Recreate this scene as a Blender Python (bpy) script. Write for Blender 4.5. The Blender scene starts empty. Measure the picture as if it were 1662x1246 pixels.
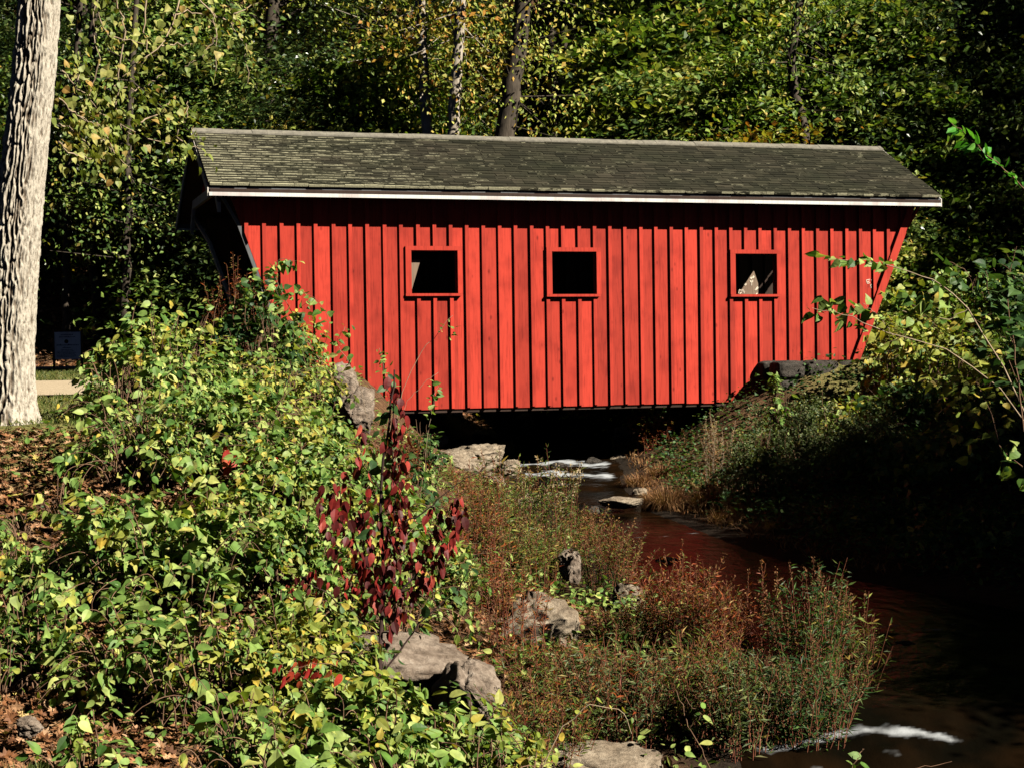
import bpy, math, random
import numpy as np
from mathutils import Matrix, Vector

# ------------------------------------------------------------------ camera, light, exposure
sc = bpy.context.scene
C = sc.collection
E = 3.0                                   # eye height in world z
FPX, PITCH, ROLL = 2743.0, 0.0157, -0.0141
W0, H0 = 1662.0, 1246.0
cam_d = bpy.data.cameras.new('camera'); cam = bpy.data.objects.new('camera', cam_d); C.objects.link(cam)
cam_d.sensor_width = 36; cam_d.lens = 36*FPX/W0; cam_d.clip_start = .05; cam_d.clip_end = 600
fwd = Vector((0, math.cos(PITCH), -math.sin(PITCH))); up0 = Vector((0, math.sin(PITCH), math.cos(PITCH)))
cr, sr = math.cos(ROLL), math.sin(ROLL)
rgt = Vector((1, 0, 0))*cr + up0*sr; upv = -Vector((1, 0, 0))*sr + up0*cr
M4 = Matrix((( rgt.x, upv.x, -fwd.x, 0), (rgt.y, upv.y, -fwd.y, 0), (rgt.z, upv.z, -fwd.z, E), (0, 0, 0, 1)))
cam.matrix_world = M4
sc.camera = cam

def at(px, py, d):
    p = fwd*d + rgt*((px-W0/2)/FPX*d) - upv*((py-H0/2)/FPX*d)
    return np.array((p.x, p.y, p.z+E))

SUN_EL, SUN_AZ = math.radians(37), math.radians(59)
sdir = Vector((math.sin(SUN_AZ)*math.cos(SUN_EL), -math.cos(SUN_AZ)*math.cos(SUN_EL), math.sin(SUN_EL)))
sl = bpy.data.lights.new('sun', 'SUN'); sl.energy = 5.0; sl.angle = math.radians(.5); sl.color = (1, .93, .80)
so = bpy.data.objects.new('sun', sl); C.objects.link(so); so.rotation_euler = sdir.to_track_quat('Z', 'Y').to_euler(); so.location = (20, -10, 30)
wd = bpy.data.worlds.new('World'); sc.world = wd; wd.use_nodes = True
nt = wd.node_tree; bgn = nt.nodes['Background']; sky = nt.nodes.new('ShaderNodeTexSky')
sky.sky_type = 'NISHITA'; sky.sun_disc = False; sky.air_density = .04; sky.dust_density = .05; sky.ozone_density = 1.0; sky.sun_elevation = SUN_EL; sky.sun_rotation = math.atan2(sdir.x, sdir.y)
nt.links.new(sky.outputs[0], bgn.inputs[0]); bgn.inputs[1].default_value = .05
sc.view_settings.view_transform = 'Standard'; sc.view_settings.look = 'None'
sc.view_settings.exposure = 1.0; sc.view_settings.gamma = 1
sc.cycles.max_bounces = 5; sc.cycles.diffuse_bounces = 0; sc.cycles.glossy_bounces = 2; sc.cycles.transmission_bounces = 2; sc.cycles.transparent_max_bounces = 4

rng = np.random.default_rng(11); random.seed(5)

# ------------------------------------------------------------------ helpers: things, parts, meshes
def tag(o, label=None, cat=None, group=None, kind=None):
    if label: o['label'] = label
    if cat: o['category'] = cat
    if group: o['group'] = group
    if kind: o['kind'] = kind
    return o
def empty(name, loc, label, cat, group=None, rz=0):
    o = bpy.data.objects.new(name, None); C.objects.link(o); o.location = loc; o.rotation_euler = (0, 0, rz)
    o.empty_display_size = .2
    return tag(o, label, cat, group)
class MB:
    """collects faces and builds ONE mesh object"""
    def __init__(s): s.v = []; s.f = {3: [], 4: []}; s.n = 0; s.sm = {3: [], 4: []}; s.mi = {3: [], 4: []}
    def add(s, v, faces, smooth=False, mi=0):
        v = np.asarray(v, float).reshape(-1, 3)
        for f in faces:
            f = np.asarray(f, int)
            if f.size == 0: continue
            k = f.shape[1]; s.f[k].append(f+s.n); s.sm[k].append(np.full(len(f), smooth)); s.mi[k].append(np.full(len(f), mi))
        s.v.append(v); s.n += len(v); return s
    def box(s, lo, hi, mi=0):
        x0, y0, z0 = lo; x1, y1, z1 = hi
        v = [(x0,y0,z0),(x1,y0,z0),(x1,y1,z0),(x0,y1,z0),(x0,y0,z1),(x1,y0,z1),(x1,y1,z1),(x0,y1,z1)]
        return s.add(v, [[(0,3,2,1),(4,5,6,7),(0,1,5,4),(1,2,6,5),(2,3,7,6),(3,0,4,7)]], mi=mi)
    def prism(s, poly, a, b, mi=0, axis=1):
        """convex polygon of (u,z) extruded along y from a to b"""
        n = len(poly)
        if n < 3: return s
        v = [(p[0], a, p[1]) for p in poly]+[(p[0], b, p[1]) for p in poly]
        q = [(i, (i+1) % n, n+(i+1) % n, n+i) for i in range(n)]
        t = [(0, i+1, i) for i in range(1, n-1)]+[(n, n+i, n+i+1) for i in range(1, n-1)]
        return s.add(v, [q, t], mi=mi)
    def tube(s, pts, rad, sides=5, mi=0, cap=False):
        pts = np.asarray(pts, float); n = len(pts); rad = np.broadcast_to(np.asarray(rad, float), (n,))
        t = np.gradient(pts, axis=0); t /= np.linalg.norm(t, axis=1)[:, None]+1e-9
        ref = np.array((0.31, .27, .91)) if abs(t[:, 2]).mean() < .8 else np.array((1., .1, 0))
        a = np.cross(t, ref); a /= np.linalg.norm(a, axis=1)[:, None]+1e-9; b = np.cross(t, a)
        th = np.arange(sides)*2*np.pi/sides
        v = pts[:, None]+rad[:, None, None]*(a[:, None]*np.cos(th)[None, :, None]+b[:, None]*np.sin(th)[None, :, None])
        i = np.arange(n-1)[:, None]*sides; j = np.arange(sides)[None]
        q = np.stack([i+j, i+(j+1) % sides, i+sides+(j+1) % sides, i+sides+j], -1).reshape(-1, 4)
        return s.add(v.reshape(-1, 3), [q], smooth=True, mi=mi)
    def build(s, name, mat, parent=None):
        me = bpy.data.meshes.new(name)
        if s.n:
            V = np.concatenate(s.v); me.vertices.add(len(V)); me.vertices.foreach_set('co', V.ravel())
            loops = []; tot = []; sm = []; mi = []
            for k in (3, 4):
                if s.f[k]:
                    f = np.concatenate(s.f[k]); loops.append(f.ravel()); tot.append(np.full(len(f), k))
                    sm.append(np.concatenate(s.sm[k])); mi.append(np.concatenate(s.mi[k]))
            loops = np.concatenate(loops); tot = np.concatenate(tot)
            me.loops.add(len(loops)); me.loops.foreach_set('vertex_index', loops.astype(np.int32))
            me.polygons.add(len(tot)); st = np.concatenate([[0], np.cumsum(tot)[:-1]])
            me.polygons.foreach_set('loop_start', st.astype(np.int32)); me.polygons.foreach_set('loop_total', tot.astype(np.int32))
            me.polygons.foreach_set('use_smooth', np.concatenate(sm)); me.polygons.foreach_set('material_index', np.concatenate(mi).astype(np.int32))
            me.update(calc_edges=True)
        for m in (mat if isinstance(mat, (list, tuple)) else [mat]): me.materials.append(m)
        o = bpy.data.objects.new(name, me); C.objects.link(o)
        if parent is not None: o.parent = parent
        return o
def copy_tree(o, parent=None):
    c = o.copy(); C.objects.link(c)
    if parent is not None: c.parent = parent
    for ch in o.children: copy_tree(ch, c)
    return c

def vnoise(P, seed=0):
    """3D value noise, P (...,3) -> 0..1"""
    P = np.asarray(P, float); i = np.floor(P).astype(np.int64); f = P-i; f = f*f*(3-2*f)
    def h(a, b, c):
        x = (a*374761393+b*668265263+c*2147483647+seed*974634777) & 0xffffffff
        x = ((x ^ (x >> 13))*1274126177) & 0xffffffff
        return ((x ^ (x >> 16)) & 0xffff)/65535.0
    r = 0
    for dx in (0, 1):
        for dy in (0, 1):
            for dz in (0, 1):
                w = (f[..., 0] if dx else 1-f[..., 0])*(f[..., 1] if dy else 1-f[..., 1])*(f[..., 2] if dz else 1-f[..., 2])
                r = r+w*h(i[..., 0]+dx, i[..., 1]+dy, i[..., 2]+dz)
    return r
def fbm(P, seed=0, o=4):
    r = 0; a = .5
    for k in range(o): r = r+a*vnoise(np.asarray(P)*2**k, seed+k*7); a *= .5
    return r/(1-.5**o)

# ------------------------------------------------------------------ materials
def newmat(name):
    m = bpy.data.materials.new(name); m.use_nodes = True; n = m.node_tree; n.nodes.clear()
    out = n.nodes.new('ShaderNodeOutputMaterial'); p = n.nodes.new('ShaderNodeBsdfPrincipled'); n.links.new(p.outputs[0], out.inputs[0])
    return m, n, p, out
def N(n, t, **kw):
    x = n.nodes.new('ShaderNode'+t)
    for k, v in kw.items():
        if k in x.inputs: x.inputs[k].default_value = v
        else: setattr(x, k, v)
    return x
def ramp(n, stops, interp='LINEAR'):
    r = n.nodes.new('ShaderNodeValToRGB'); e = r.color_ramp.elements; r.color_ramp.interpolation = interp
    while len(e) > 1: e.remove(e[-1])
    for i, (p, c) in enumerate(stops):
        x = e[0] if i == 0 else e.new(p)
        x.position = p; x.color = tuple(c)+(1,) if len(c) == 3 else c
    return r
def coords(n, scale=(1, 1, 1)):
    t = n.nodes.new('ShaderNodeTexCoord'); mp = n.nodes.new('ShaderNodeMapping'); mp.inputs['Scale'].default_value = scale
    n.links.new(t.outputs['Object'], mp.inputs[0]); return mp
def mixc(n, fac, a, b, bt='MIX'):
    x = n.nodes.new('ShaderNodeMix'); x.data_type = 'RGBA'; x.blend_type = bt
    for s, v in ((x.inputs[0], fac), (x.inputs[6], a), (x.inputs[7], b)):
        if isinstance(v, (int, float)): s.default_value = v
        elif isinstance(v, tuple): s.default_value = v+(1,)
        else: n.links.new(v, s)
    return x.outputs[2]
def bump(n, p, h, strength=.3, dist=.01):
    b = N(n, 'Bump', Strength=strength, Distance=dist); n.links.new(h, b.inputs['Height']); n.links.new(b.outputs[0], p.inputs['Normal']); return b

def leafmat(name, stops, trans=.3, rough=.5, spec=.28):
    m, n, p, out = newmat(name)
    g = N(n, 'NewGeometry'); r = ramp(n, stops); n.links.new(g.outputs['Random Per Island'], r.inputs[0])
    mp = coords(n, (1, 1, 1)); nz = N(n, 'TexNoise', Scale=14.0, Detail=2.0); n.links.new(mp.outputs[0], nz.inputs[0])
    rr = ramp(n, [(.3, (.62, .62, .62)), (.7, (1.25, 1.25, 1.2))]); n.links.new(nz.outputs[0], rr.inputs[0])
    col = mixc(n, 1.0, r.outputs[0], rr.outputs[0], 'MULTIPLY')
    n.links.new(col, p.inputs['Base Color']); p.inputs['Roughness'].default_value = rough; p.inputs['Specular IOR Level'].default_value = spec
    t = N(n, 'BsdfTranslucent'); tc = mixc(n, 1.0, col, (1.3, 1.4, .5), 'MULTIPLY'); n.links.new(tc, t.inputs[0])
    mx = n.nodes.new('ShaderNodeMixShader'); mx.inputs[0].default_value = trans
    n.links.new(p.outputs[0], mx.inputs[1]); n.links.new(t.outputs[0], mx.inputs[2]); n.links.new(mx.outputs[0], out.inputs[0])
    return m
GREEN = [(0, (.045, .085, .018)), (.35, (.085, .15, .03)), (.65, (.15, .22, .05)), (.86, (.25, .28, .06)), (.95, (.42, .34, .06)), (1, (.40, .20, .05))]
L = {
 'bush':   leafmat('leaf_vine_green', [(0, (.04, .10, .02)), (.22, (.11, .22, .04)), (.5, (.22, .34, .08)), (.8, (.36, .45, .13)), (.95, (.52, .54, .16)), (1, (.5, .42, .09))]),
 'fresh':  leafmat('leaf_fresh_green', [(0, (.06, .26, .03)), (.6, (.12, .42, .06)), (1, (.30, .50, .10))]),
 'yellow': leafmat('leaf_yellow_green', [(0, (.12, .20, .03)), (.4, (.28, .34, .06)), (.75, (.44, .44, .09)), (1, (.55, .38, .06))]),
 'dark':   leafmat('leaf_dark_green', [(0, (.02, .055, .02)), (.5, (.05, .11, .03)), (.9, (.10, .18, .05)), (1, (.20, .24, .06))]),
 'heart':  leafmat('leaf_heart', [(0, (.14, .20, .04)), (.5, (.28, .32, .08)), (.85, (.40, .38, .12)), (1, (.42, .24, .07))]),
 'forest': leafmat('leaf_forest', [(0, (.03, .065, .015)), (.4, (.11, .20, .035)), (.75, (.27, .36, .08)), (.93, (.50, .52, .16)), (1, (.50, .32, .06))], .3),
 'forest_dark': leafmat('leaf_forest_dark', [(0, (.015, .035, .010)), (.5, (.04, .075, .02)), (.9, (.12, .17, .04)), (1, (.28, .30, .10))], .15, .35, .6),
 'forest_yellow': leafmat('leaf_forest_yellow', [(0, (.14, .22, .04)), (.4, (.34, .42, .08)), (.8, (.58, .56, .14)), (1, (.6, .36, .07))], .3),
 'orange': leafmat('leaf_orange', [(0, (.18, .22, .04)), (.45, (.42, .38, .07)), (.75, (.50, .30, .05)), (1, (.48, .17, .04))], .3),
 'red':    leafmat('leaf_dark_red', [(0, (.05, .008, .008)), (.5, (.13, .015, .015)), (.85, (.28, .025, .02)), (1, (.42, .09, .06))], .2, .5, .25),
 'crimson': leafmat('leaf_crimson', [(0, (.30, .02, .02)), (.6, (.45, .05, .03)), (1, (.5, .15, .05))], .3),
 'fine':   leafmat('leaf_fine_grey_green', [(0, (.05, .08, .025)), (.5, (.10, .14, .045)), (.9, (.18, .20, .08)), (1, (.3, .26, .12))], .2),
 'herb':   leafmat('leaf_herb', [(0, (.05, .09, .02)), (.5, (.12, .17, .035)), (.8, (.22, .24, .05)), (1, (.38, .22, .05))], .25),
 'rust':   leafmat('leaf_rust', [(0, (.14, .03, .012)), (.4, (.38, .08, .025)), (.75, (.32, .14, .04)), (.9, (.2, .2, .04)), (1, (.45, .3, .1))], .25),
 'seed':   leafmat('seed_brown', [(0, (.07, .03, .012)), (.6, (.16, .07, .025)), (1, (.3, .17, .07))], .1, .7, .2),
 'fluff':  leafmat('seed_fluff', [(0, (.3, .22, .12)), (1, (.5, .4, .26))], .3, .8, .1),
 'straw':  leafmat('straw', [(0, (.10, .04, .015)), (.5, (.26, .12, .05)), (1, (.44, .26, .12))], .2, .6, .2),
 'litter': leafmat('leaf_litter', [(0, (.09, .035, .015)), (.35, (.24, .10, .04)), (.7, (.38, .19, .09)), (.93, (.48, .30, .17)), (1, (.45, .36, .08))], .1, .6, .3),
 'grass':  leafmat('grass_blades', [(0, (.06, .09, .02)), (.5, (.13, .17, .04)), (1, (.32, .28, .10))], .25),
}
def barkmat(name, c0, c1, sc_=(1, 1, .25), s=14, bs=.6, bd=.02):
    m, n, p, out = newmat(name); mp = coords(n, sc_)
    nz = N(n, 'TexNoise', Scale=float(s), Detail=6.0, Roughness=.65); n.links.new(mp.outputs[0], nz.inputs[0])
    r = ramp(n, [(.3, c0), (.7, c1)]); n.links.new(nz.outputs[0], r.inputs[0]); n.links.new(r.outputs[0], p.inputs['Base Color'])
    p.inputs['Roughness'].default_value = .9; p.inputs['Specular IOR Level'].default_value = .15
    bump(n, p, nz.outputs[0], bs, bd); return m
BARK = barkmat('bark_grey', (.09, .07, .05), (.26, .22, .17))
BARKD = barkmat('bark_dark', (.03, .024, .018), (.10, .08, .06))
STEM = barkmat('stem_brown', (.10, .05, .03), (.26, .16, .10), s=8, bs=.1)
STEMR = barkmat('stem_red_brown', (.10, .03, .018), (.24, .09, .05), s=8, bs=.1)
STEMD = barkmat('stem_dark', (.02, .012, .01), (.06, .035, .03), s=8, bs=.1)
STEMP = barkmat('stem_pale', (.28, .2, .13), (.42, .33, .22), s=8, bs=.1)

# ------------------------------------------------------------------ terrain functions (world z)
def it(y, xs, ys): return np.interp(y, xs, ys)
def waterz(y): return E+it(y, [-20, 9, 11.6, 12.6, 15, 18, 24, 27, 28.8, 30.6, 36, 50, 110], [-3.4, -3.0, -2.90, -2.66, -2.5, -2.42, -2.22, -2.16, -2.05, -1.87, -1.8, -1.6, 8])
def XL(y): return it(y, [-20, 0, 9, 11.8, 13, 15, 17, 20, 24, 28, 31, 36, 50, 110], [3, 2.4, 1.5, 1.5, 2.1, 1.9, 1.2, .9, .5, .1, 0, -.1, .5, 4])
def XR(y): return it(y, [-20, 0, 9, 13, 16, 18, 20, 24, 27, 31, 36, 50, 110], [9, 8, 7, 6, 4.9, 3.7, 2.95, 2.05, 1.9, 1.95, 2.2, 2.6, 6])
def sstep(t): t = np.clip(t, 0, 1); return t*t*(3-2*t)
def ground(x, y, fine=True):
    x = np.asarray(x, float); y = np.asarray(y, float)
    zl = E+it(y, [-20, 5, 7, 10, 12, 14, 15.5, 16.5, 20, 26, 31, 45], [-1.6, -1.6, -2.05, -2.55, -2.32, -1.85, -1.12, -.63, -.5, -.3, -.14, -.1])
    zr = E+it(y, [-20, 10, 18, 24, 29.2, 30.4, 45], [-1.0, -.9, -.6, -.8, -1.05, -.16, -.1]); zr = zr+(E-.2-zr)*sstep((x-7.4)/1.5)*sstep((y-24)/4)*(y < 30.4)
    cx = (XL(y)+XR(y))/2
    side = np.where(x < cx, zl, zr)
    y0 = 38+9*np.exp(-((x-1)/4.0)**2)
    hill = np.maximum(0, y-y0); hill = .46*hill*hill/(hill+3)
    side = side+hill
    dist = np.where(x < cx, XL(y)-x, x-XR(y)); w = np.where(x > cx, it(y, [26, 29], [5.5, 3.6]), it(y, [22, 27], [4.0, 3.0]))+hill*.5; pw = np.where(x > cx, it(y, [26, 29], [1.5, 1]), it(y, [22, 31, 33], [1.8, 1.8, 1]))
    wz = waterz(y)
    z = np.where(dist > 0, wz+.02+(side-wz)*sstep(dist/w)**pw, wz-.28*sstep(-dist/.7)+.02)
    rv = sstep((y-49)/6); z = z*(1-rv)+(E-.1+hill)*rv
    if fine:
        P = np.stack([x*.8, y*.8, x*0], -1)
        z = z+(fbm(P, 3, 4)-.5)*.22*np.clip(dist/1.5, 0, 1)*np.where((x < -4) & (y > 15) & (y < 37), .25, 1)
    return z
def gz(x, y): return float(ground(np.array([x]), np.array([y]))[0])

# ground mesh: denser near the view
def grid(xs, ys, zf):
    X, Y = np.meshgrid(xs, ys); Z = zf(X, Y); nx, ny = len(xs), len(ys)
    i = np.arange(ny-1)[:, None]*nx; j = np.arange(nx-1)[None]
    q = np.stack([i+j, i+j+1, i+nx+j+1, i+nx+j], -1).reshape(-1, 4)
    return X, Y, Z, q
xs = np.concatenate([np.arange(-90, -14, 2), np.arange(-14, 16, .14), np.arange(16, 92, 2)])
ys = np.concatenate([np.arange(-30, 4, 1.5), np.arange(4, 40, .14), np.arange(40, 60, .5), np.arange(60, 122, 2)])
X, Y, Z, q = grid(xs, ys, ground)
mb = MB(); mb.add(np.stack([X, Y, Z], -1).reshape(-1, 3), [q], smooth=True)
m, n, p, out = newmat('ground_litter_and_grass')
mp = coords(n)
n1 = N(n, 'TexNoise', Scale=.7, Detail=5.0); n2 = N(n, 'TexNoise', Scale=22.0, Detail=6.0, Roughness=.7); vo = N(n, 'TexVoronoi', Scale=13.0)
for x in (n1, n2, vo): n.links.new(mp.outputs[0], x.inputs[0])
lit = ramp(n, [(.0, (.05, .02, .01)), (.5, (.14, .065, .03)), (1, (.30, .16, .08))]); n.links.new(vo.outputs['Color'], lit.inputs[0])
dirt = ramp(n, [(.3, (.03, .02, .012)), (.7, (.10, .07, .045))]); n.links.new(n2.outputs[0], dirt.inputs[0])
c1 = mixc(n, .55, dirt.outputs[0], lit.outputs[0])
gr = ramp(n, [(.25, (.08, .10, .025)), (.6, (.22, .20, .07)), (.85, (.34, .28, .14))]); n.links.new(n2.outputs[0], gr.inputs[0])
at_ = N(n, 'Attribute', attribute_name='zone'); sep = N(n, 'SeparateColor'); n.links.new(at_.outputs['Color'], sep.inputs[0])
c2 = mixc(n, sep.outputs[0], c1, gr.outputs[0])
wet = ramp(n, [(.3, (.010, .007, .005)), (.7, (.035, .026, .018))]); n.links.new(n2.outputs[0], wet.inputs[0])
c3 = mixc(n, sep.outputs[1], c2, wet.outputs[0])
n.links.new(c3, p.inputs['Base Color']); p.inputs['Roughness'].default_value = .95; p.inputs['Specular IOR Level'].default_value = .1
bump(n, p, n2.outputs[0], .8, .04)
go = mb.build('ground', m); tag(go, 'brown leaf-strewn banks and wooded slope around the stream', 'ground', kind='structure')
zone = go.data.color_attributes.new('zone', 'FLOAT_COLOR', 'POINT')
gm = sstep((Y-15.2)/1.0)*sstep((30.5-Y)/.8)*sstep((-3.1-X)/1.2)*(X > -60)
gm = np.maximum(gm, .8*sstep((X-4.5)/1.5)*sstep((Y-22)/3)*sstep((47-Y)/4))
dd = np.where(X < (XL(Y)+XR(Y))/2, XL(Y)-X, X-XR(Y)); wm = 1-sstep(dd/.8)
cc = np.stack([gm, wm, gm*0, gm*0+1], -1).reshape(-1)
zone.data.foreach_set('color', cc)

# ------------------------------------------------------------------ water
wxs = np.arange(-1, 10, .034); wys = np.concatenate([np.arange(-20, 9, .5), np.arange(9, 33, .034), np.arange(33, 112, .4)])
def wz_(X, Y):
    z = waterz(Y); g = np.gradient(waterz(wys), wys)[:, None]
    rough = np.clip((g-.035)*12, 0, 1)
    a = .004+.05*rough
    return z+(fbm(np.stack([X*3.0, Y*2.2, X*0], -1), 21, 4)-.5)*a*2
X, Y, Z, q = grid(wxs, wys, wz_)
keep = ((Y < 53) & (X > XL(Y)-.5) & (X < XR(Y)+.5)).reshape(-1); q = q[keep[q].all(1)]
mb = MB(); mb.add(np.stack([X, Y, Z], -1).reshape(-1, 3), [q], smooth=True)
m, n, p, out = newmat('stream_water'); mp = coords(n, (1, .6, 1))
nz = N(n, 'TexNoise', Scale=7.0, Detail=5.0, Roughness=.6); nb = N(n, 'TexNoise', Scale=1.6, Detail=3.0)
for x in (nz, nb): n.links.new(mp.outputs[0], x.inputs[0])
bed = ramp(n, [(.35, (.003, .0025, .0015)), (.6, (.012, .006, .0025)), (.8, (.035, .014, .005))]); n.links.new(nb.outputs[0], bed.inputs[0])
fa = N(n, 'Attribute', attribute_name='foam')
foam = mixc(n, fa.outputs['Fac'], bed.outputs[0], (.42, .44, .46))
n.links.new(foam, p.inputs['Base Color'])
rg = N(n, 'MapRange'); rg.inputs[3].default_value = .11; rg.inputs[4].default_value = .6; n.links.new(fa.outputs['Fac'], rg.inputs[0]); n.links.new(rg.outputs[0], p.inputs['Roughness'])
p.inputs['IOR'].default_value = 1.09; p.inputs['Specular IOR Level'].default_value = .15; bump(n, p, nz.outputs[0], .5, .03)
wo = mb.build('stream_water', m); tag(wo, 'dark brown shallow stream with small white rapids', 'stream', kind='structure')
fat = wo.data.attributes.new('foam', 'FLOAT', 'POINT')
nf = .45*fbm(np.stack([X*5, Y*9, X*0], -1), 5, 5)+.55*fbm(np.stack([X*9, Y*13, X*0], -1), 6, 4); nl = fbm(np.stack([X*1.3, Y*2.5, X*0], -1), 9, 3)
def band(y0, s, xa, xb): return np.exp(-((Y-y0-.15*np.sin(X*3))/s)**2)*sstep((X-xa)/.3)*sstep((xb-X)/.3)
bnd = 1.15*band(30.2, .5, -.2, 1.9)+1.15*band(29.0, .45, -.1, 1.9)+.95*band(31.3, .3, .2, 2.0)+.8*band(27.9, .18, .5, 1.7)+.75*band(21.6, .2, 1.3, 2.6)+1.0*band(12.1, .13, 1.5, 3.4)+.7*band(11.7, .10, 1.8, 3.0)+.66*band(15.4, .45, 1.8, 4.6)+.5*band(17.5, .4, 1.4, 3.2)
nr_ = 1-np.abs(fbm(np.stack([X*2.2, Y*7, X*0], -1), 31, 4)-.5)*4; fm = np.clip((bnd*.62+nf*.75+np.clip(nr_, -1, 1)*.22-1.0)*4, 0, 1)*.9
fat.data.foreach_set('value', fm.reshape(-1).astype(np.float32))

# ------------------------------------------------------------------ road and path (left, beyond the lawn)
def strip(name, x0, x1, yf0, yf1, dz, mat, label):
    xs_ = np.arange(x0, x1, .25); t = np.linspace(0, 1, 9); XX, T = np.meshgrid(xs_, t); YY = yf0(XX)*(1-T)+yf1(XX)*T
    ZZ = ground(XX, YY, False)+dz; nx = len(xs_); i = np.arange(8)[:, None]*nx; j = np.arange(nx-1)[None]
    q = np.stack([i+j, i+j+1, i+nx+j+1, i+nx+j], -1).reshape(-1, 4)
    b = MB(); b.add(np.stack([XX, YY, ZZ], -1).reshape(-1, 3), [q]); return tag(b.build(name, mat), label, name.replace('_', ' '), kind='structure')
def gravelmat(name, a, b, s):
    m, n, p, out = newmat(name); mp = coords(n); nz = N(n, 'TexNoise', Scale=float(s), Detail=6.0, Roughness=.7); n.links.new(mp.outputs[0], nz.inputs[0])
    r = ramp(n, [(.3, a), (.7, b)]); n.links.new(nz.outputs[0], r.inputs[0]); n.links.new(r.outputs[0], p.inputs['Base Color']); p.inputs['Roughness'].default_value = .95
    bump(n, p, nz.outputs[0], .5, .02); return m
strip('road', -40, -4.9, lambda x: x*0+31.4, lambda x: x*0+35.2, .045, gravelmat('asphalt', (.035, .035, .037), (.07, .07, .07), 30), 'dark asphalt road leading to the bridge')
strip('gravel_path', -40, -5.2, lambda x: x*0+21.5+.2*np.sin(x), lambda x: x*0+25.5+.3*np.sin(x*.7), .035, gravelmat('gravel', (.34, .26, .16), (.58, .47, .32), 25), 'pale sunlit gravel path behind the lawn')
kb = MB()
for k in range(30): kb.box((-40+k*1.17, 31.15, E-.3), (-40+k*1.17+1.155, 31.36, E-.045))
tag(kb.build('kerb', gravelmat('kerb_stone', (.25, .25, .24), (.42, .41, .38), 12)), 'grey kerb along the near edge of the road', 'kerb', kind='structure')

# ------------------------------------------------------------------ covered bridge
YAW = .3024; BZ = E+2.7754-3.64           # local z = 3.64 + height relative to the eave
def paint(name, c, dark, knots=True):
    m, n, p, out = newmat(name); g = N(n, 'NewGeometry')
    mp = coords(n, (9, 9, .55)); nz = N(n, 'TexNoise', Scale=4.0, Detail=8.0, Roughness=.65); n.links.new(mp.outputs[0], nz.inputs[0])
    mp3 = coords(n, (1, 1, .8)); nb = N(n, 'TexNoise', Scale=2.6, Detail=4.0); n.links.new(mp3.outputs[0], nb.inputs[0])
    v = ramp(n, [(0, tuple(x*.70 for x in c)), (1, tuple(min(1, x*1.10) for x in c))]); n.links.new(g.outputs['Random Per Island'], v.inputs[0])
    gm_ = ramp(n, [(.34, dark), (.5, (1, 1, 1)), (.75, (1.06, 1.05, 1.05))]); n.links.new(nz.outputs[0], gm_.inputs[0])
    col = mixc(n, .75, v.outputs[0], gm_.outputs[0], 'MULTIPLY')
    sm_ = ramp(n, [(.36, (.62, .5, .5)), (.52, (1, 1, 1))]); n.links.new(nb.outputs[0], sm_.inputs[0]); col = mixc(n, .55, col, sm_.outputs[0], 'MULTIPLY')
    if knots:
        mk = coords(n, (5, 1, 2.6)); vo = N(n, 'TexVoronoi', Scale=.9); n.links.new(mk.outputs[0], vo.inputs[0])
        kr = ramp(n, [(.0, (.30, .2, .2)), (.06, (.55, .45, .45)), (.12, (1, 1, 1))]); n.links.new(vo.outputs['Distance'], kr.inputs[0])
        col = mixc(n, .8, col, kr.outputs[0], 'MULTIPLY')
    n.links.new(col, p.inputs['Base Color']); p.inputs['Roughness'].default_value = .75; p.inputs['Specular IOR Level'].default_value = .2
    bump(n, p, nz.outputs[0], .35, .006); return m
RED = paint('barn_red_paint', (.48, .043, .024), (.62, .5, .5))
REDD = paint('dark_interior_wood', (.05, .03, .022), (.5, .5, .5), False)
WHITE = paint('white_trim_paint', (.72, .71, .68), (.8, .78, .75), False)
GREYW = paint('weathered_grey_trim', (.55, .52, .46), (.6, .6, .6), False)
GREYF = paint('grey_fascia', (.13, .135, .14), (.75, .75, .75), False)
SIGNW = paint('sign_white', (.82, .85, .88), (.95, .95, .95), False)

root = empty('covered_bridge', (-4.8366, 27.305, BZ), 'red wooden covered bridge with dark shingled roof and three square windows over the stream', 'covered bridge', rz=YAW)
HW, RISE, LEN, V0 = 2.164, 1.23, 13.4, .4
VF = 4.35                                  # far wall plane
def zz(r): return 3.64+r
def clip(poly, f):
    o = []
    for i in range(len(poly)):
        a, b = poly[i], poly[(i+1) % len(poly)]; fa, fb = f(a), f(b)
        if fa >= 0: o.append(a)
        if (fa >= 0) != (fb >= 0):
            t = fa/(fa-fb); o.append((a[0]+(b[0]-a[0])*t, a[1]+(b[1]-a[1])*t))
    return o
def ul(z): return .37-.357*(z-zz(0))       # slanted ends of the walls
def ur(z): return 13.10+.42*(z-zz(0))
def endclip(poly): return clip(clip(poly, lambda p: p[0]-ul(p[1])), lambda p: ur(p[1])-p[0])
WIN = [(3.42, 4.234, -.94, -1.672), (5.936, 6.758, -.948, -1.69), (9.42, 10.24, -.968, -1.70)]
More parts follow.
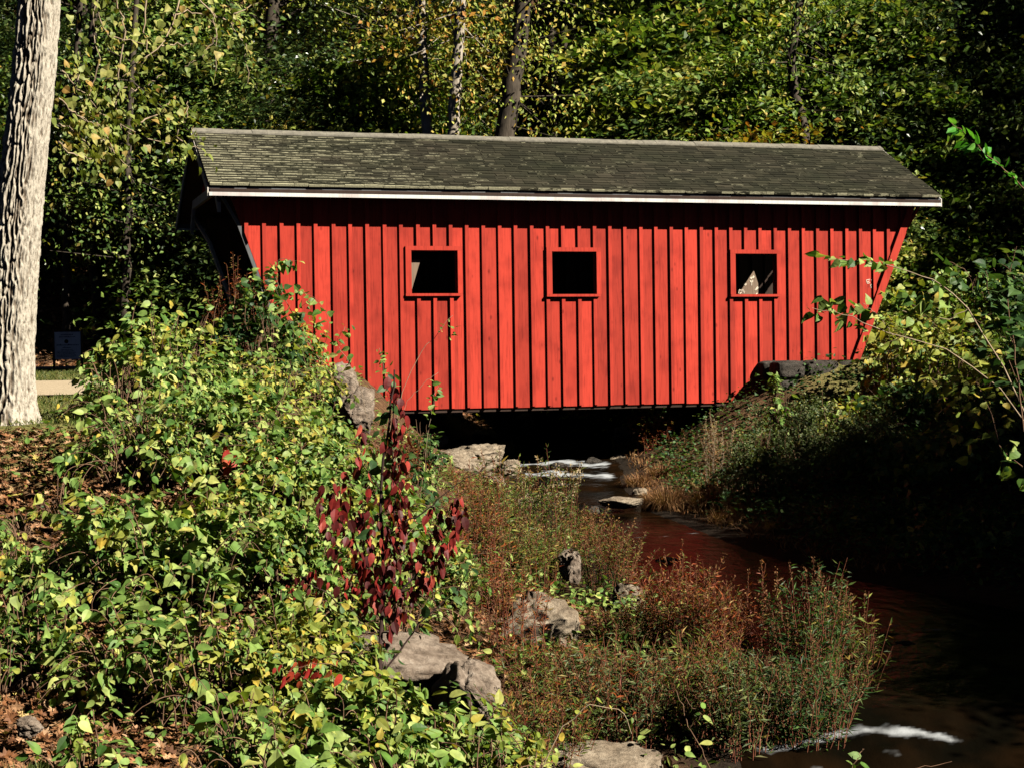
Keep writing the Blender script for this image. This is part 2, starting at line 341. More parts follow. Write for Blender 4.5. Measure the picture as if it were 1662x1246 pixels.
def wall(vf, vb, windows, seed, batten_side):
    r = random.Random(seed); b = MB(); edges = [.93-.29*3+.29*k+r.uniform(-.008, .008) for k in range(48)]
    for k in range(len(edges)-1):
        u0, u1 = edges[k]+.002, edges[k+1]-.002; zb = zz(-3.64)+r.uniform(-.012, .008); zt = zz(.14)
        cuts = [u0, u1]
        for w in windows:
            for x in w[:2]:
                if u0 < x < u1: cuts.append(x)
        cuts.sort(); off = r.uniform(0, .004)
        for a, c in zip(cuts[:-1], cuts[1:]):
            mid = (a+c)/2; spans = [(zb, zt)]
            for w in windows:
                if w[0] < mid < w[1]: spans = [(zb, zz(w[3])), (zz(w[2]), zt)]
            for z0, z1 in spans: b.prism(endclip([(a, z0), (c, z0), (c, z1), (a, z1)]), vf-off, vb)
    for k in range(len(edges)):
        u0 = edges[k]-.030; u1 = edges[k]+.032; zb = zz(-3.63)+r.uniform(-.01, .01)
        spans = [(zb, zz(.14))]; mid = edges[k]
        for w in windows:
            if w[0]-.105 < mid < w[1]+.085: spans = [(zb, zz(w[3]-.05)), (zz(w[2]+.065), zz(.14))]
        for z0, z1 in spans:
            lean = r.uniform(-.006, .006)
            po = endclip([(u0+lean, z0), (u1+lean, z0), (u1, z1), (u0, z1)])
            d = .042+r.uniform(-.004, .006)
            b.prism(po, vf-d if batten_side < 0 else vf+.022, vf-.005 if batten_side < 0 else vf+.03+.02)
    return b
near = wall(V0, V0+.025, WIN, 3, -1).build('side_wall', RED, root)
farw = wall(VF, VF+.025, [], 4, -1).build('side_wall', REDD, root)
# graffiti scratched on the red wall near the right end
def stroke(b, pts, w, y):
    for (x0, z0), (x1, z1) in zip(pts[:-1], pts[1:]):
        dx, dz = x1-x0, z1-z0; l = math.hypot(dx, dz)+1e-6; nx, nz_ = -dz/l*w/2, dx/l*w/2
        b.prism([(x0+nx, z0+nz_), (x0-nx, z0-nz_), (x1-nx, z1-nz_), (x1+nx, z1+nz_)], y-.003, y)
CHALK = paint('chalk_marks', (.75, .66, .52), (.9, .9, .9), False)
def px_uz(px, py): return (12.163+(px-1409.)*.01195, zz(-1.535)-(py-460.)*.01145)
gb = MB()
for s_ in [[(1402, 452), (1408.5, 450.7)], [(1402, 452.5), (1404, 457.5), (1408.5, 456.3)], [(1404, 455), (1407.5, 453.5)],
           [(1410.5, 453.5), (1413, 449.5)], [(1410.5, 451), (1413.2, 453)], [(1410.5, 453.5), (1412, 451.5)],
           [(1409, 461), (1410.5, 458.5), (1412.5, 459), (1412.8, 462.3), (1410, 462.5), (1409, 461)], [(1412.8, 459), (1413, 462.5)],
           [(1409.5, 464.4), (1416.7, 464)], [(1416.3, 463.4), (1416.6, 465.8)]]:
    stroke(gb, [px_uz(*p_) for p_ in s_], .011, V0-.0055)
gb.build('graffiti', CHALK, near)
# windows
for w in WIN:
    u0, u1, z1, z0 = w[0], w[1], zz(w[2]), zz(w[3]); b = MB(); ya, yb = V0-.058, V0-.006
    b.box((u0-.10, ya, z1), (u1+.085, yb, z1+.07)); b.box((u0-.10, ya, z0), (u0, yb, z1-.001)); b.box((u1, ya, z0), (u1+.085, yb, z1-.001))
    b.box((u0, V0-.004, z0), (u0+.012, V0+.1, z1)); b.box((u1-.012, V0-.004, z0), (u1, V0+.1, z1)); b.box((u0, V0-.004, z1-.012), (u1, V0+.1, z1))
    f = b.build('window_frame', RED, root)
    b = MB(); b.box((u0-.11, V0-.085, z0-.045), (u1+.06, V0-.006, z0-.002)); b.build('sill', RED, f)
# diagonal edge boards
def diag(u_at, z0, z1, w, ya, yb):
    return [(u_at(z0), z0), (u_at(z0)+w, z0), (u_at(z1)+w, z1), (u_at(z1), z1)]
b = MB(); b.prism([(ur(zz(-3.6))-.13, zz(-3.6)), (ur(zz(-3.6))+.012, zz(-3.6)), (ur(zz(.1))+.012, zz(.1)), (ur(zz(.1))-.13, zz(.1))], V0-.075, V0-.047); b.build('edge_board', RED, root)
# portal surrounds: posts and header at each end
for endx, fn in ((-1, ul), (1, ur)):
    b = MB()
    def P_(v0, v1, zt, zb2, w=.05):
        for za, zc in ((zb2, zz(-.55)), (zz(-.55), zt)):
            ka = .12 if zc == zt else 0
            q0 = fn(za)+endx*0.0; q1 = fn(zc)+endx*ka
            lo = [(q0-.03, za), (q0+.03, za), (q1+.03, zc), (q1-.03, zc)]
            lo = [(x+endx*.035, z) for x, z in lo]
            b.prism(lo, v0, v1)
    P_(V0+.0, V0+.05, zz(.02), zz(-3.62)); b.build('portal_post', GREYF if endx < 0 else RED, root)
    b = MB(); P_(VF-.12, VF+.05, zz(-.05), zz(-3.62)); b.build('portal_post', GREYW if endx < 0 else RED, root)
    b = MB(); q = fn(zz(0))+endx*.16
    b.box((q-.03, V0+.45, zz(.02)), (q+.03, VF-.5, zz(.17)))
    for (va, za, vb_, zb_) in ((V0+.05, -.33, V0+.45, .02), (VF-.12, -.42, VF-.5, .02)):
        if endx > 0: continue
        vs = [(q-.03, va, zz(za)), (q+.03, va, zz(za)), (q+.03, vb_, zz(zb_)), (q-.03, vb_, zz(zb_)), (q-.03, va, zz(za+.17)), (q+.03, va, zz(za+.17)), (q+.03, vb_, zz(zb_+.15)), (q-.03, vb_, zz(zb_+.15))]
        b.add(vs, [[(0,3,2,1),(4,5,6,7),(0,1,5,4),(1,2,6,5),(2,3,7,6),(3,0,4,7)]])
    b.build('portal_header', GREYW if endx < 0 else RED, root)
    # gable wall, vertical boards clipped to the roof
    b = MB(); r = random.Random(8); k = 0; gx = fn(zz(0))+endx*.02
    v = V0
    while v < VF:
        v1 = min(v+.24, VF); tz = lambda vv: zz(.02)+min(vv, 2*HW-vv)*RISE/HW-.08
        pts = [(v+.002, zz(.1)), (v1-.002, zz(.1)), (v1-.002, max(zz(.1), tz(v1))), (v+.002, max(zz(.1), tz(v)))]
        if v < HW < v1: pts = pts[:2]+[pts[2], (HW, tz(HW)), pts[3]]
        n_ = len(pts); off = r.uniform(0, .006)
        vs = [(gx-.012-off, a, z) for a, z in pts]+[(gx+.012, a, z) for a, z in pts]
        b.add(vs, [[(i, (i+1) % n_, n_+(i+1) % n_, n_+i) for i in range(n_)], [(0, i, i+1) for i in range(1, n_-1)]+[(n_, n_+i+1, n_+i) for i in range(1, n_-1)]]); v += .24
    b.build('gable_panel', RED, root)
# interior: deck, beams, posts and braces
b = MB()
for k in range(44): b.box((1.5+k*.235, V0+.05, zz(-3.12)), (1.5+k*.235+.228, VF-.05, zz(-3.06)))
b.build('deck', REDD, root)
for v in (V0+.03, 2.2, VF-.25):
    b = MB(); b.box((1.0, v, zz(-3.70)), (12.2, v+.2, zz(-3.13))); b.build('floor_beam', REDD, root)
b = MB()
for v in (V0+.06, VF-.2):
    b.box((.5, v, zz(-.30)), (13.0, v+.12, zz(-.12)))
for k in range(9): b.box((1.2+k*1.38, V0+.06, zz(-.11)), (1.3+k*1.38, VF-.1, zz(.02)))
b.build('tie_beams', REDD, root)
def brace(poly, ya, yb, mat=None):
    b = MB(); b.prism([(u, zz(z)) for u, z in poly], ya, yb); return b.build('brace', mat or BROWNW, root)
BROWNW = paint('weathered_brown_wood', (.24, .17, .12), (.6, .6, .6), True)
brace([(2.7, -3.1), (3.0, -3.1), (3.63, -1.09), (3.30, -1.09)], V0+.14, V0+.20)
brk = brace([(9.16, -2.3), (10.27, -2.3), (9.915, -1.27), (9.90, -1.27)], V0+.22, V0+.28)
brace([(6.0, -3.1), (6.2, -3.1), (5.85, -1.8), (5.65, -1.8)], V0+.14, V0+.20)
gb = MB(); fx = lambda x, y: (9.55+(x-1204.)*.01213, zz(-1.30)-(y-444.)*.0117)
for s_ in [[(1227.5, 453), (1229, 450.5), (1230.5, 452), (1228, 453.5)], [(1231, 452), (1233, 448.5), (1234, 450.5), (1232, 452)],
           [(1227, 456), (1229.5, 459.5), (1232, 456.5), (1230, 455.5), (1229.5, 464)], [(1218, 463), (1220, 460.5), (1221.5, 462), (1218.5, 463.5)],
           [(1208, 476), (1209.5, 470), (1213, 472), (1216, 469.5), (1215.5, 474), (1218, 472), (1217, 476)], [(1210, 476.5), (1213, 474)],
           [(1235, 471.5), (1239.5, 465.5), (1240, 468), (1235, 471.5)], [(1236, 478), (1239, 475.5)], [(1212, 470), (1214, 473)]]:
    stroke(gb, [fx(*p_) for p_ in s_], .016, V0+.2175)
gb.build('graffiti', CHALK, brk)
# roof: deck boards + shingles per slope, ridge cap, fascias, rakes
m, n, p, out = newmat('mossy_shingles'); g = N(n, 'NewGeometry')
base = ramp(n, [(0, (.014, .0135, .009)), (.3, (.021, .020, .014)), (.8, (.029, .027, .019)), (1, (.044, .040, .030))]); n.links.new(g.outputs['Random Per Island'], base.inputs[0])
mp = coords(n, (1, 1, 1)); nb = N(n, 'TexNoise', Scale=.9, Detail=4.0); nf_ = N(n, 'TexNoise', Scale=40.0, Detail=5.0)
for x in (nb, nf_): n.links.new(mp.outputs[0], x.inputs[0])
tint = ramp(n, [(.3, (.85, .95, .7)), (.7, (1.25, 1.15, 1.05))]); n.links.new(nb.outputs[0], tint.inputs[0])
col = mixc(n, 1.0, base.outputs[0], tint.outputs[0], 'MULTIPLY')
la = N(n, 'Attribute', attribute_name='lichen')
ms = coords(n, (7, 34, 34)); nl_ = N(n, 'TexNoise', Scale=1.0, Detail=4.0, Roughness=.7); n.links.new(ms.outputs[0], nl_.inputs[0])
ad = N(n, 'Math', operation='ADD'); n.links.new(nl_.outputs[0], ad.inputs[0]); n.links.new(la.outputs['Fac'], ad.inputs[1])
lr = ramp(n, [(.93, (0, 0, 0)), (1.0, (1, 1, 1))]); n.links.new(ad.outputs[0], lr.inputs[0])
col = mixc(n, lr.outputs[0], col, (.40, .38, .25)); n.links.new(col, p.inputs['Base Color']); p.inputs['Roughness'].default_value = .9; p.inputs['Specular IOR Level'].default_value = .2
bump(n, p, nf_.outputs[0], .5, .01); SHINGLE = m
ED = Vector((0, HW+.06, RISE-.08)); SL = ED.length; ed = ED.normalized(); nn = Vector((0, -ed.z, ed.y))
def slope(side):
    r = random.Random(20+side); b = MB(); lich = []; ncr = 22; ch = SL/ncr
    VEX = .30 if side > 0 else 0           # the far eave reaches a little lower
    for c in range(-2 if side > 0 else 0, ncr):
        u = -.01-r.uniform(0, .2)
        while u < LEN:
            w = r.choice((.2, .24, .3, .33, .15, .27)); u0, u1 = max(u, -.01), min(u+w-.006, LEN); u += w
            if u1-u0 < .02: continue
            lift = r.uniform(.012, .026); s0 = c*ch+r.uniform(-.006, .006); s1 = (c+1)*ch+.03
            if c < 0 and s1 < -VEX: continue
            bot = Vector((0, -.06, .08)); vs = []
            for (s_, dz_) in ((s0, 0), (s1, 0)):
                for uu in (u0, u1):
                    pp = bot+ed*s_; vs.append((uu, pp))
            out_ = []
            for t_, lf in (((0), lift), ((0), 0)):
                for i_, (uu, pp) in enumerate(vs):
                    off = nn*((lf if i_ < 2 else lf*.25)+.002*t_)
                    q_ = pp+off-(nn*.02 if lf == 0 else nn*0)
                    y_ = q_.y if side < 0 else 2*HW-q_.y
                    out_.append((uu, y_, zz(q_.z)))
            b.add(out_, [[(0, 1, 3, 2), (4, 6, 7, 5), (0, 4, 5, 1), (0, 2, 6, 4), (1, 5, 7, 3), (2, 3, 7, 6)]])
            amt = .30*max(0, 1-(u0/5.5)) if u0 < 5.5 else 0
            amt += .06+r.uniform(-.12, .12)+(.22 if c <= 0 else 0)*(1 if r.random() < .8 else .3)
            lo = amt+.24; hi = amt-1.0
            lich += [lo, lo, hi, hi, lo, lo, hi, hi]
    o = b.build('roof', SHINGLE, root); a = o.data.attributes.new('lichen', 'FLOAT', 'POINT'); a.data.foreach_set('value', np.array(lich, np.float32)); return o
rf = slope(-1); slope(1)
b = MB()   # sheathing below the shingles, with a gap under the ridge filled by the cap
for side in (-1, 1):
    fy = (lambda v: v) if side < 0 else (lambda v: 2*HW-v)
    e0 = -.03 if side < 0 else -.40
    z_of = lambda v: .04+(v)*RISE/HW*.96
    vs = []
    for v in (e0, HW): 
        for z_ in (z_of(v)-.06, z_of(v)-.02):
            for uu in (.01, LEN-.01): vs.append((uu, fy(v), zz(z_)))
    b.add(vs, [[(0, 1, 3, 2), (4, 6, 7, 5), (0, 4, 5, 1), (2, 3, 7, 6), (0, 2, 6, 4), (1, 5, 7, 3)]])
b.build('roof_sheathing', REDD, root)
b = MB(); r = random.Random(2); u = -.02
while u < LEN:
    u1 = min(u+.26, LEN+.01); dz_ = r.uniform(0, .012)
    for sgn in (-1, 1):
        v0_, v1_ = HW, HW+sgn*.13
        zt_, zl_ = zz(RISE+.035+dz_), zz(RISE-.035+dz_)
        b.add([(u, v0_, zt_), (u1, v0_, zt_), (u1, v1_, zl_), (u, v1_, zl_), (u, v0_, zt_-.03), (u1, v0_, zt_-.03), (u1, v1_, zl_-.03), (u, v1_, zl_-.03)], [[(0,1,2,3),(4,7,6,5),(3,2,6,7),(0,3,7,4),(1,5,6,2)]])
    u += .262
b.build('ridge_cap', gravelmat('ridge_shingle', (.12, .11, .09), (.26, .24, .19), 9), rf)
for side in (-1, 1):
    fy = (lambda v: v) if side < 0 else (lambda v: 2*HW+.34-v)
    dz_ = 0 if side < 0 else -.2
    b = MB(); ys_ = sorted((fy(-.01), fy(.02))); b.box((.0, ys_[0], zz(-.07+dz_)), (LEN, ys_[1], zz(.045+dz_))); fb = b.build('fascia_board', GREYF, root)
    b = MB(); ys_ = sorted((fy(-.045), fy(-.012)))
    b.box((-.01, ys_[0], zz(-.105+dz_)), (6.71, ys_[1], zz(-.045+dz_))); b.box((6.715, ys_[0]+.002, zz(-.103+dz_)), (LEN+.01, ys_[1], zz(-.043+dz_)))
    b.build('white_lip', WHITE, fb)
for u0 in (-.035, LEN+.012):
    for side in (-1, 1):
        fy = (lambda v: v) if side < 0 else (lambda v: 2*HW-v)
        e0 = -.02 if side < 0 else -.42
        b = MB(); vs = []; z_of = lambda v: .03+v*RISE/HW*.965
        for v in (e0, HW-.004*side*0):
            for z_ in (z_of(v)-.13, z_of(v)+.015):
                for uu in (u0, u0+.022): vs.append((uu, fy(v), zz(z_)))
        b.add(vs, [[(0, 1, 3, 2), (4, 6, 7, 5), (0, 4, 5, 1), (2, 3, 7, 6), (0, 2, 6, 4), (1, 5, 7, 3)]])
        b.build('rake_board', GREYW, root)

# ------------------------------------------------------------------ rocks
def rockmat(name, a, b_, lich=(.35, .34, .27)):
    m, n, p, out = newmat(name); mp = coords(n); nz = N(n, 'TexNoise', Scale=17.0, Detail=10.0, Roughness=.72); nb = N(n, 'TexNoise', Scale=2.2, Detail=3.0)
    mw = coords(n, (1, 1, 5)); nw = N(n, 'TexNoise', Scale=3.0, Detail=6.0)
    for x in (nz, nb): n.links.new(mp.outputs[0], x.inputs[0])
    n.links.new(mw.outputs[0], nw.inputs[0])
    r = ramp(n, [(.3, a), (.55, b_), (.75, lich)]); n.links.new(nz.outputs[0], r.inputs[0])
    w = ramp(n, [(.35, (.45, .40, .36)), (.55, (1, 1, 1))]); n.links.new(nw.outputs[0], w.inputs[0])
    n.links.new(mixc(n, .7, r.outputs[0], w.outputs[0], 'MULTIPLY'), p.inputs['Base Color']); p.inputs['Roughness'].default_value = .85; p.inputs['Specular IOR Level'].default_value = .25
    bump(n, p, nz.outputs[0], 1.0, .04); return m
ROCK = rockmat('stone_tan', (.13, .10, .07), (.36, .29, .21), (.48, .42, .33)); ROCKD = rockmat('stone_dark_wet_and_shaded', (.02, .018, .015), (.07, .06, .05), (.14, .12, .10))
ROCKP = rockmat('stone_pale', (.13, .095, .07), (.31, .245, .19), (.46, .39, .32))
_ico = None
def ico():
    global _ico
    if _ico is None:
        import bmesh
        bm = bmesh.new(); bmesh.ops.create_icosphere(bm, subdivisions=5, radius=1)
        V = np.array([v.co[:] for v in bm.verts]); F = np.array([[v.index for v in f.verts] for f in bm.faces]); bm.free(); _ico = (V, F)
    return _ico
def rock(label, pos, size, seed, mat, rz=0, blocky=.6, group=None, name='boulder', cat='boulder'):
    V, F = ico(); D = V.copy()
    r = np.random.default_rng(seed)
    for _ in range(26):                      # cut flat facets
        nrm = r.normal(size=3); nrm /= np.linalg.norm(nrm); h = r.uniform(.5, .88)
        t = D@nrm; over = np.maximum(0, t-h); D = D-nrm*over[:, None]*blocky*1.3
    D = D*(1+.30*(fbm(V*1.3+seed, seed, 3)-.5)[:, None])+ (V*((fbm(V*np.array((4, 4, 11))+seed, seed+3, 5)-.5)*.20)[:, None])-V*(np.clip(.07-np.abs(fbm(V*1.7+seed*3, seed+5, 3)-.5), 0, .07)*1.3)[:, None]
    D = D*np.array(size)/2
    o = MB().add(D, [F], smooth=True).build(name, mat); o.location = pos; o.rotation_euler = (r.uniform(-.1, .1), r.uniform(-.1, .1), rz)
    return tag(o, label, cat, group)
def rk(label, px, ptop, pw, d, h, depth, seed, mat, **k):
    w = pw/FPX*d; a = at(px, ptop, d); return rock(label, (a[0], a[1]+depth*.2, a[2]-h*.42), (w, depth, h), seed, mat, **k)
rk('large pale flat boulder half hidden under green vines at the near bank', 640, 1022, 310, 12.4, .62, 1.0, 61, ROCKP)
rk('tall tan boulder with dry grass hanging down its face, right of the flat boulder', 765, 1052, 140, 11.9, 1.0, .8, 62, ROCKP)
rk('grey-tan sloping boulder behind dry stems in the middle of the near bank', 872, 965, 200, 14.2, .95, 1.0, 63, ROCK)
rk('small rounded pale boulder standing upright in the stem bed', 925, 886, 52, 16.6, .5, .38, 4, ROCKP)
rk('low brown stone beside the red herbs at the water edge', 1020, 952, 85, 16.2, .42, .5, 5, ROCK)
rk('flat grey rock lying in the pool below the bridge', 1008, 805, 92, 24, .22, .5, 6, ROCK)
rk('dark wet stone at the foot of the right bank', 1138, 880, 62, 21.4, .2, .5, 7, ROCKD)
rk('big streaked tan boulder left of the rapids under the bridge', 780, 714, 100, 29.4, .9, 1.2, 8, ROCK, rz=.2)
rk('rounded tan boulder in front of the streaked one by the rapids', 742, 730, 95, 28.8, .7, .8, 9, ROCK)
rk('pale small round stone at the far left of the rapids', 708, 703, 44, 29.8, .4, .5, 10, ROCKP)
rk('dark low stone between bushes and boulders by the rapids', 712, 737, 44, 28.6, .4, .6, 11, ROCK)
rk('sunlit tan boulder upstream seen under the bridge', 914, 671, 32, 42, .5, .6, 12, ROCKP)
rk('flat sunlit stone upstream right of the tan boulder under the bridge', 944, 678, 36, 42, .28, .5, 13, ROCKP)
rk('long brown flat ledge at the bottom edge of the stream bank', 985, 1222, 270, 11.4, .4, .9, 14, ROCK)
rk('dark wet rock splitting the white water at the lower right', 1448, 1222, 80, 12.0, .3, .4, 15, ROCKD)
rk('slanted grey slab behind the streaked boulder by the rapids', 762, 712, 70, 30.4, .6, .7, 41, ROCK)
rk('small brown stone breaking the white water under the bridge', 905, 748, 34, 29.9, .22, .3, 42, ROCKD)
rk('second small dark stone in the rapids, near the right bank', 962, 742, 40, 30.3, .26, .3, 43, ROCKD)
rk('tan stone at the right edge of the rapids with dry grass', 1005, 735, 52, 30.8, .4, .5, 44, ROCK)
rk('dark rounded stone in the pool left of the flat grey rock', 962, 822, 30, 23.5, .16, .3, 45, ROCKD)
rk('low wet stone in mid-stream between the pool and the red herb', 1085, 905, 46, 19.4, .18, .35, 46, ROCKD)
rk('dark stone in the ripples right of the leaning green herb', 1470, 1040, 70, 14.6, .2, .4, 47, ROCKD)
rk('small dark stone at the right end of the middle ripples', 1560, 1025, 50, 15.0, .18, .35, 48, ROCKD)
rk('pale angular stone on the left shore above the pool', 850, 800, 48, 24.6, .35, .4, 49, ROCK)
rk('brown stone at the left shore beside the boulder group', 800, 765, 50, 27.2, .35, .45, 50, ROCK)
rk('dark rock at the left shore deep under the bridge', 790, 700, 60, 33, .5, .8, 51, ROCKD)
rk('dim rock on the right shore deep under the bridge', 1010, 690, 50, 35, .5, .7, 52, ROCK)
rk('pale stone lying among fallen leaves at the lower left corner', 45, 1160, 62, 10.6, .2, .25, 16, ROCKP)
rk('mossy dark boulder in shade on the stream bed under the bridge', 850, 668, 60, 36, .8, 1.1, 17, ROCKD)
rk('brown boulder second from the left edge of the white water', 826, 742, 46, 29.0, .4, .5, 53, ROCK)
rk('low brown stone in front of the boulder group by the rapids', 800, 770, 60, 27.6, .3, .5, 54, ROCK)
rk('small tan stone on the mud below the rapids, right shore', 1040, 790, 34, 26.2, .22, .3, 55, ROCK)
rk('dark stone half in the water below the flat grey rock', 1095, 868, 50, 21.8, .22, .4, 56, ROCKD)
rk('mossy dark stone at the foot of the brown grass mound', 1225, 930, 60, 19.6, .24, .4, 57, ROCKD)
# abutments of fitted stones
def bl(u, v): 
    c, s = math.cos(YAW), math.sin(YAW); return (-4.8366+c*u-s*v, 27.305+s*u+c*v)
def abutment(label, cells, seed):
    x0, y0 = bl(cells[0][0], cells[0][1]); rt = empty('stone_abutment', (x0, y0, E-2.0), label, 'abutment', rz=YAW)
    r = random.Random(seed); b = MB()
    u0, v0, u1, v1, zt = cells[0]
    V, F = ico(); zc = -2.3
    while zc < zt-.05:
        h = min(r.uniform(.28, .42), zt-zc) if zt-zc > .5 else zt-zc
        def row(fix, a0, a1, along):
            a = a0
            while a < a1-.05:
                w = min(r.uniform(.35, .75), a1-a)
                cx_, cy_ = ((a+w/2, fix) if along == 'u' else (fix, a+w/2)); sx, sy = ((w, .5) if along == 'u' else (.5, w))
                D = np.sign(V)*np.abs(V)**.45; D = D/np.abs(D).max()*np.array((sx, sy, h))/2*1.02
                D = D*(1+.10*(fbm(V*2.2+r.random()*50, 3, 3)-.5)[:, None])
                b.add(D+np.array((cx_-u0, cy_-v0, zc+h/2+E-(E-2.0))), [F], smooth=True); a += w
        row(v0+.2, u0, u1, 'u'); row(u0+.2, v0+.5, v1, 'v'); row(u1-.2, v0+.5, v1, 'v')
        zc += h
    b.box((.3, .35, -.6), (u1-u0-.3, v1-v0-.05, zt+2.0-.03)); b.build('stone_blocks', ROCK if seed == 1 else ROCKD, rt)  # right abutment: its shade is put into the colour as darker stone
_ico_hold = None
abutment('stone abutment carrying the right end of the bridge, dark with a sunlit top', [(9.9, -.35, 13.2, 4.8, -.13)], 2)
abutment('stone abutment under the left end of the bridge behind the bushes', [(.2, .45, 2.1, 4.6, -.75)], 1)
rk('pale lichened boulder beside the left end of the bridge wall', 556, 588, 88, 22.6, .95, .7, 31, ROCKP)
rk('tan boulder at the lower left corner of the bridge wall', 578, 626, 78, 22.3, .8, .6, 32, ROCKP)

# ------------------------------------------------------------------ leaf scattering
def fan(o):
    return np.array(o, float)
def leaf_template(ws, curl=.17, cup=.05, base=0.0):
    ys = (.14, .34, .58, .82); c = [(0, base, 0)]+[(0, y, -curl*y**2) for y in ys]+[(0, 1.04, -curl*1.15)]
    l = [(-w, y-(.06 if i == 0 else 0), cup*(1-abs(2*y-1)*.6)-curl*y**2) for i, (w, y) in enumerate(zip(ws, ys))]; r = [(-x, y, z) for x, y, z in l]
    V = np.array(c+l+r)                     # 0..5 centre, 6..9 left, 10..13 right
    tri = [(0, 1, 6), (4, 5, 9), (0, 10, 1), (4, 13, 5)]
    quad = [(6+i, 1+i, 2+i, 7+i) for i in range(3)]+[(1+i, 10+i, 11+i, 2+i) for i in range(3)]
    return V, [np.array(tri), np.array(quad)]
T_OVAL = leaf_template((.20, .30, .27, .13)); T_HEART = leaf_template((.36, .43, .33, .14), .2, .07, .05)
T_LEAF = (np.array([(0,0,0),(-.33,.42,.05),(0,1,-.08),(.33,.42,.05)]), [np.array([(0,2,1),(0,3,2)])])
T_LANCE = (np.array([(0,0,0),(-.095,.4,.03),(0,1,-.12),(.095,.4,.03)]), [np.array([(0,2,1),(0,3,2)])])
T_LITT = (np.array([(0,-.1,0),(-.30,-.05,.12),(-.16,.14,.02),(-.52,.35,.16),(-.20,.42,.02),(-.27,.72,.10),(0,.62,.0),(.02,1.0,.12),(.2,.6,.03),(.30,.70,.15),(.22,.40,.02),(.55,.33,.10),(.17,.13,.02),(.32,-.06,.14),(0,.3,-.05)]),
          [np.array([(14,i,(i+1) % 14) for i in range(14)])])
def norm(a): return a/(np.linalg.norm(a, axis=-1, keepdims=True)+1e-9)
def scatter(mb, T, pos, axis, nrm, size, mi=0, jit=0):
    pos = np.asarray(pos); n = len(pos)
    if n == 0: return
    ax = norm(axis); x = norm(np.cross(ax, nrm)); z = np.cross(x, ax)
    V, F = T; size = np.broadcast_to(size, (n,))
    v = pos[:, None]+size[:, None, None]*(V[None, :, 0:1]*x[:, None]+V[None, :, 1:2]*ax[:, None]+V[None, :, 2:3]*z[:, None])
    k = len(V); off = (np.arange(n)*k)[:, None, None]
    mb.add(v.reshape(-1, 3), [(f[None]+off).reshape(-1, f.shape[1]) for f in F], mi=mi)
SUNV = np.array(sdir[:])

def shoots(n, center, r, top, rs, base_r=.5, arch=.5, bz=None, K=14, droop=.25, side=None):
    """n arching shoots that fill a dome of radius r up to world height top; returns (n,K,3)"""
    cx, cy = center; a = rs.uniform(0, 2*np.pi, n); rr = np.sqrt(rs.uniform(0, 1, n))
    bx = cx+np.cos(a)*rr*r*base_r; by = cy+np.sin(a)*rr*r*base_r
    b0 = ground(bx, by, False)-.03; base = np.stack([bx, by, b0], -1)
    a2 = a+rs.normal(0, .6, n); r2 = np.clip(rr+rs.normal(0, .22, n), 0, 1.12)
    tx = cx+np.cos(a2)*r2*r; ty = cy+np.sin(a2)*r2*r
    H = np.maximum(top-b0, .35); hz = np.sqrt(np.maximum(.08, 1-.85*r2**2))*rs.uniform(.4, 1.08, n)
    tip = np.stack([tx, ty, b0+H*hz], -1)
    t = np.linspace(0, 1, K)[None, :, None]
    mid = base*.5+tip*.5; mid[:, 2] += H*(.22+arch*.3); mid[:, :2] = base[:, :2]*.75+tip[:, :2]*.25
    P = base[:, None]*(1-t)**2+2*mid[:, None]*t*(1-t)+tip[:, None]*t**2
    P[:, :, 2] -= droop*(t[..., 0]**4)*rs.uniform(.2, 1, n)[:, None]*np.minimum(H, 1)[:, None]*.5
    w = fbm(P*2.3, int(rs.integers(1000)), 2)[..., None]-.5
    P = P+w*np.array((.35, .3, .15))*t
    return P
def leaves_on(mb, T, P, rs, spacing, size, start=.25, up=.4, sun=.6, rand=.55, out=.6, hang=.4, mi=0, gap=0):
    """leaves alternate along each polyline of P (n,K,3)"""
    n, K, _ = P.shape; ln = np.linalg.norm(np.diff(P, axis=1), axis=2).sum(1)
    allp, alld = [], []
    cnt = np.maximum(3, (ln*(1-start)/spacing).astype(int)); m = cnt.max()
    t = (start+(1-start)*(np.arange(m)[None]+rs.uniform(0, 1, (n, m)))/cnt[:, None]); ok = t < 1.0
    f = np.clip(t, 0, .9999)*(K-1); i = f.astype(int); fr = (f-i)[..., None]; ii = np.arange(n)[:, None]
    pos = P[ii, i]*(1-fr)+P[ii, i+1]*fr; d = norm(P[ii, i+1]-P[ii, i])
    pos = pos[ok]; d = d[ok]
    if gap:
        g_ = fbm(pos*3.2+rs.uniform(0, 50), 17, 2) > gap-.06+.12*rs.uniform(0, 1, len(pos)); pos = pos[g_]; d = d[g_]
    k = len(pos)
    rv = norm(rs.normal(size=(k, 3))); sidev = norm(np.cross(d, rv))
    axis = sidev*out+d*.45+np.array((0, 0, -hang))+rs.normal(size=(k, 3))*.15
    nrm = np.array((0, 0, up))+SUNV*sun+rs.normal(size=(k, 3))*rand
    s = size*(.45+.8*rs.uniform(0, 1, k)**1.5)
    scatter(mb, T, pos+sidev*.01, axis, nrm, s, mi); return pos
def stem_tubes(mb, P, r0, r1, sides=4, every=1, mi=0):
    n, K, _ = P.shape
    for j in range(0, n, every): mb.tube(P[j], np.linspace(r0, r1, K), sides, mi=mi)

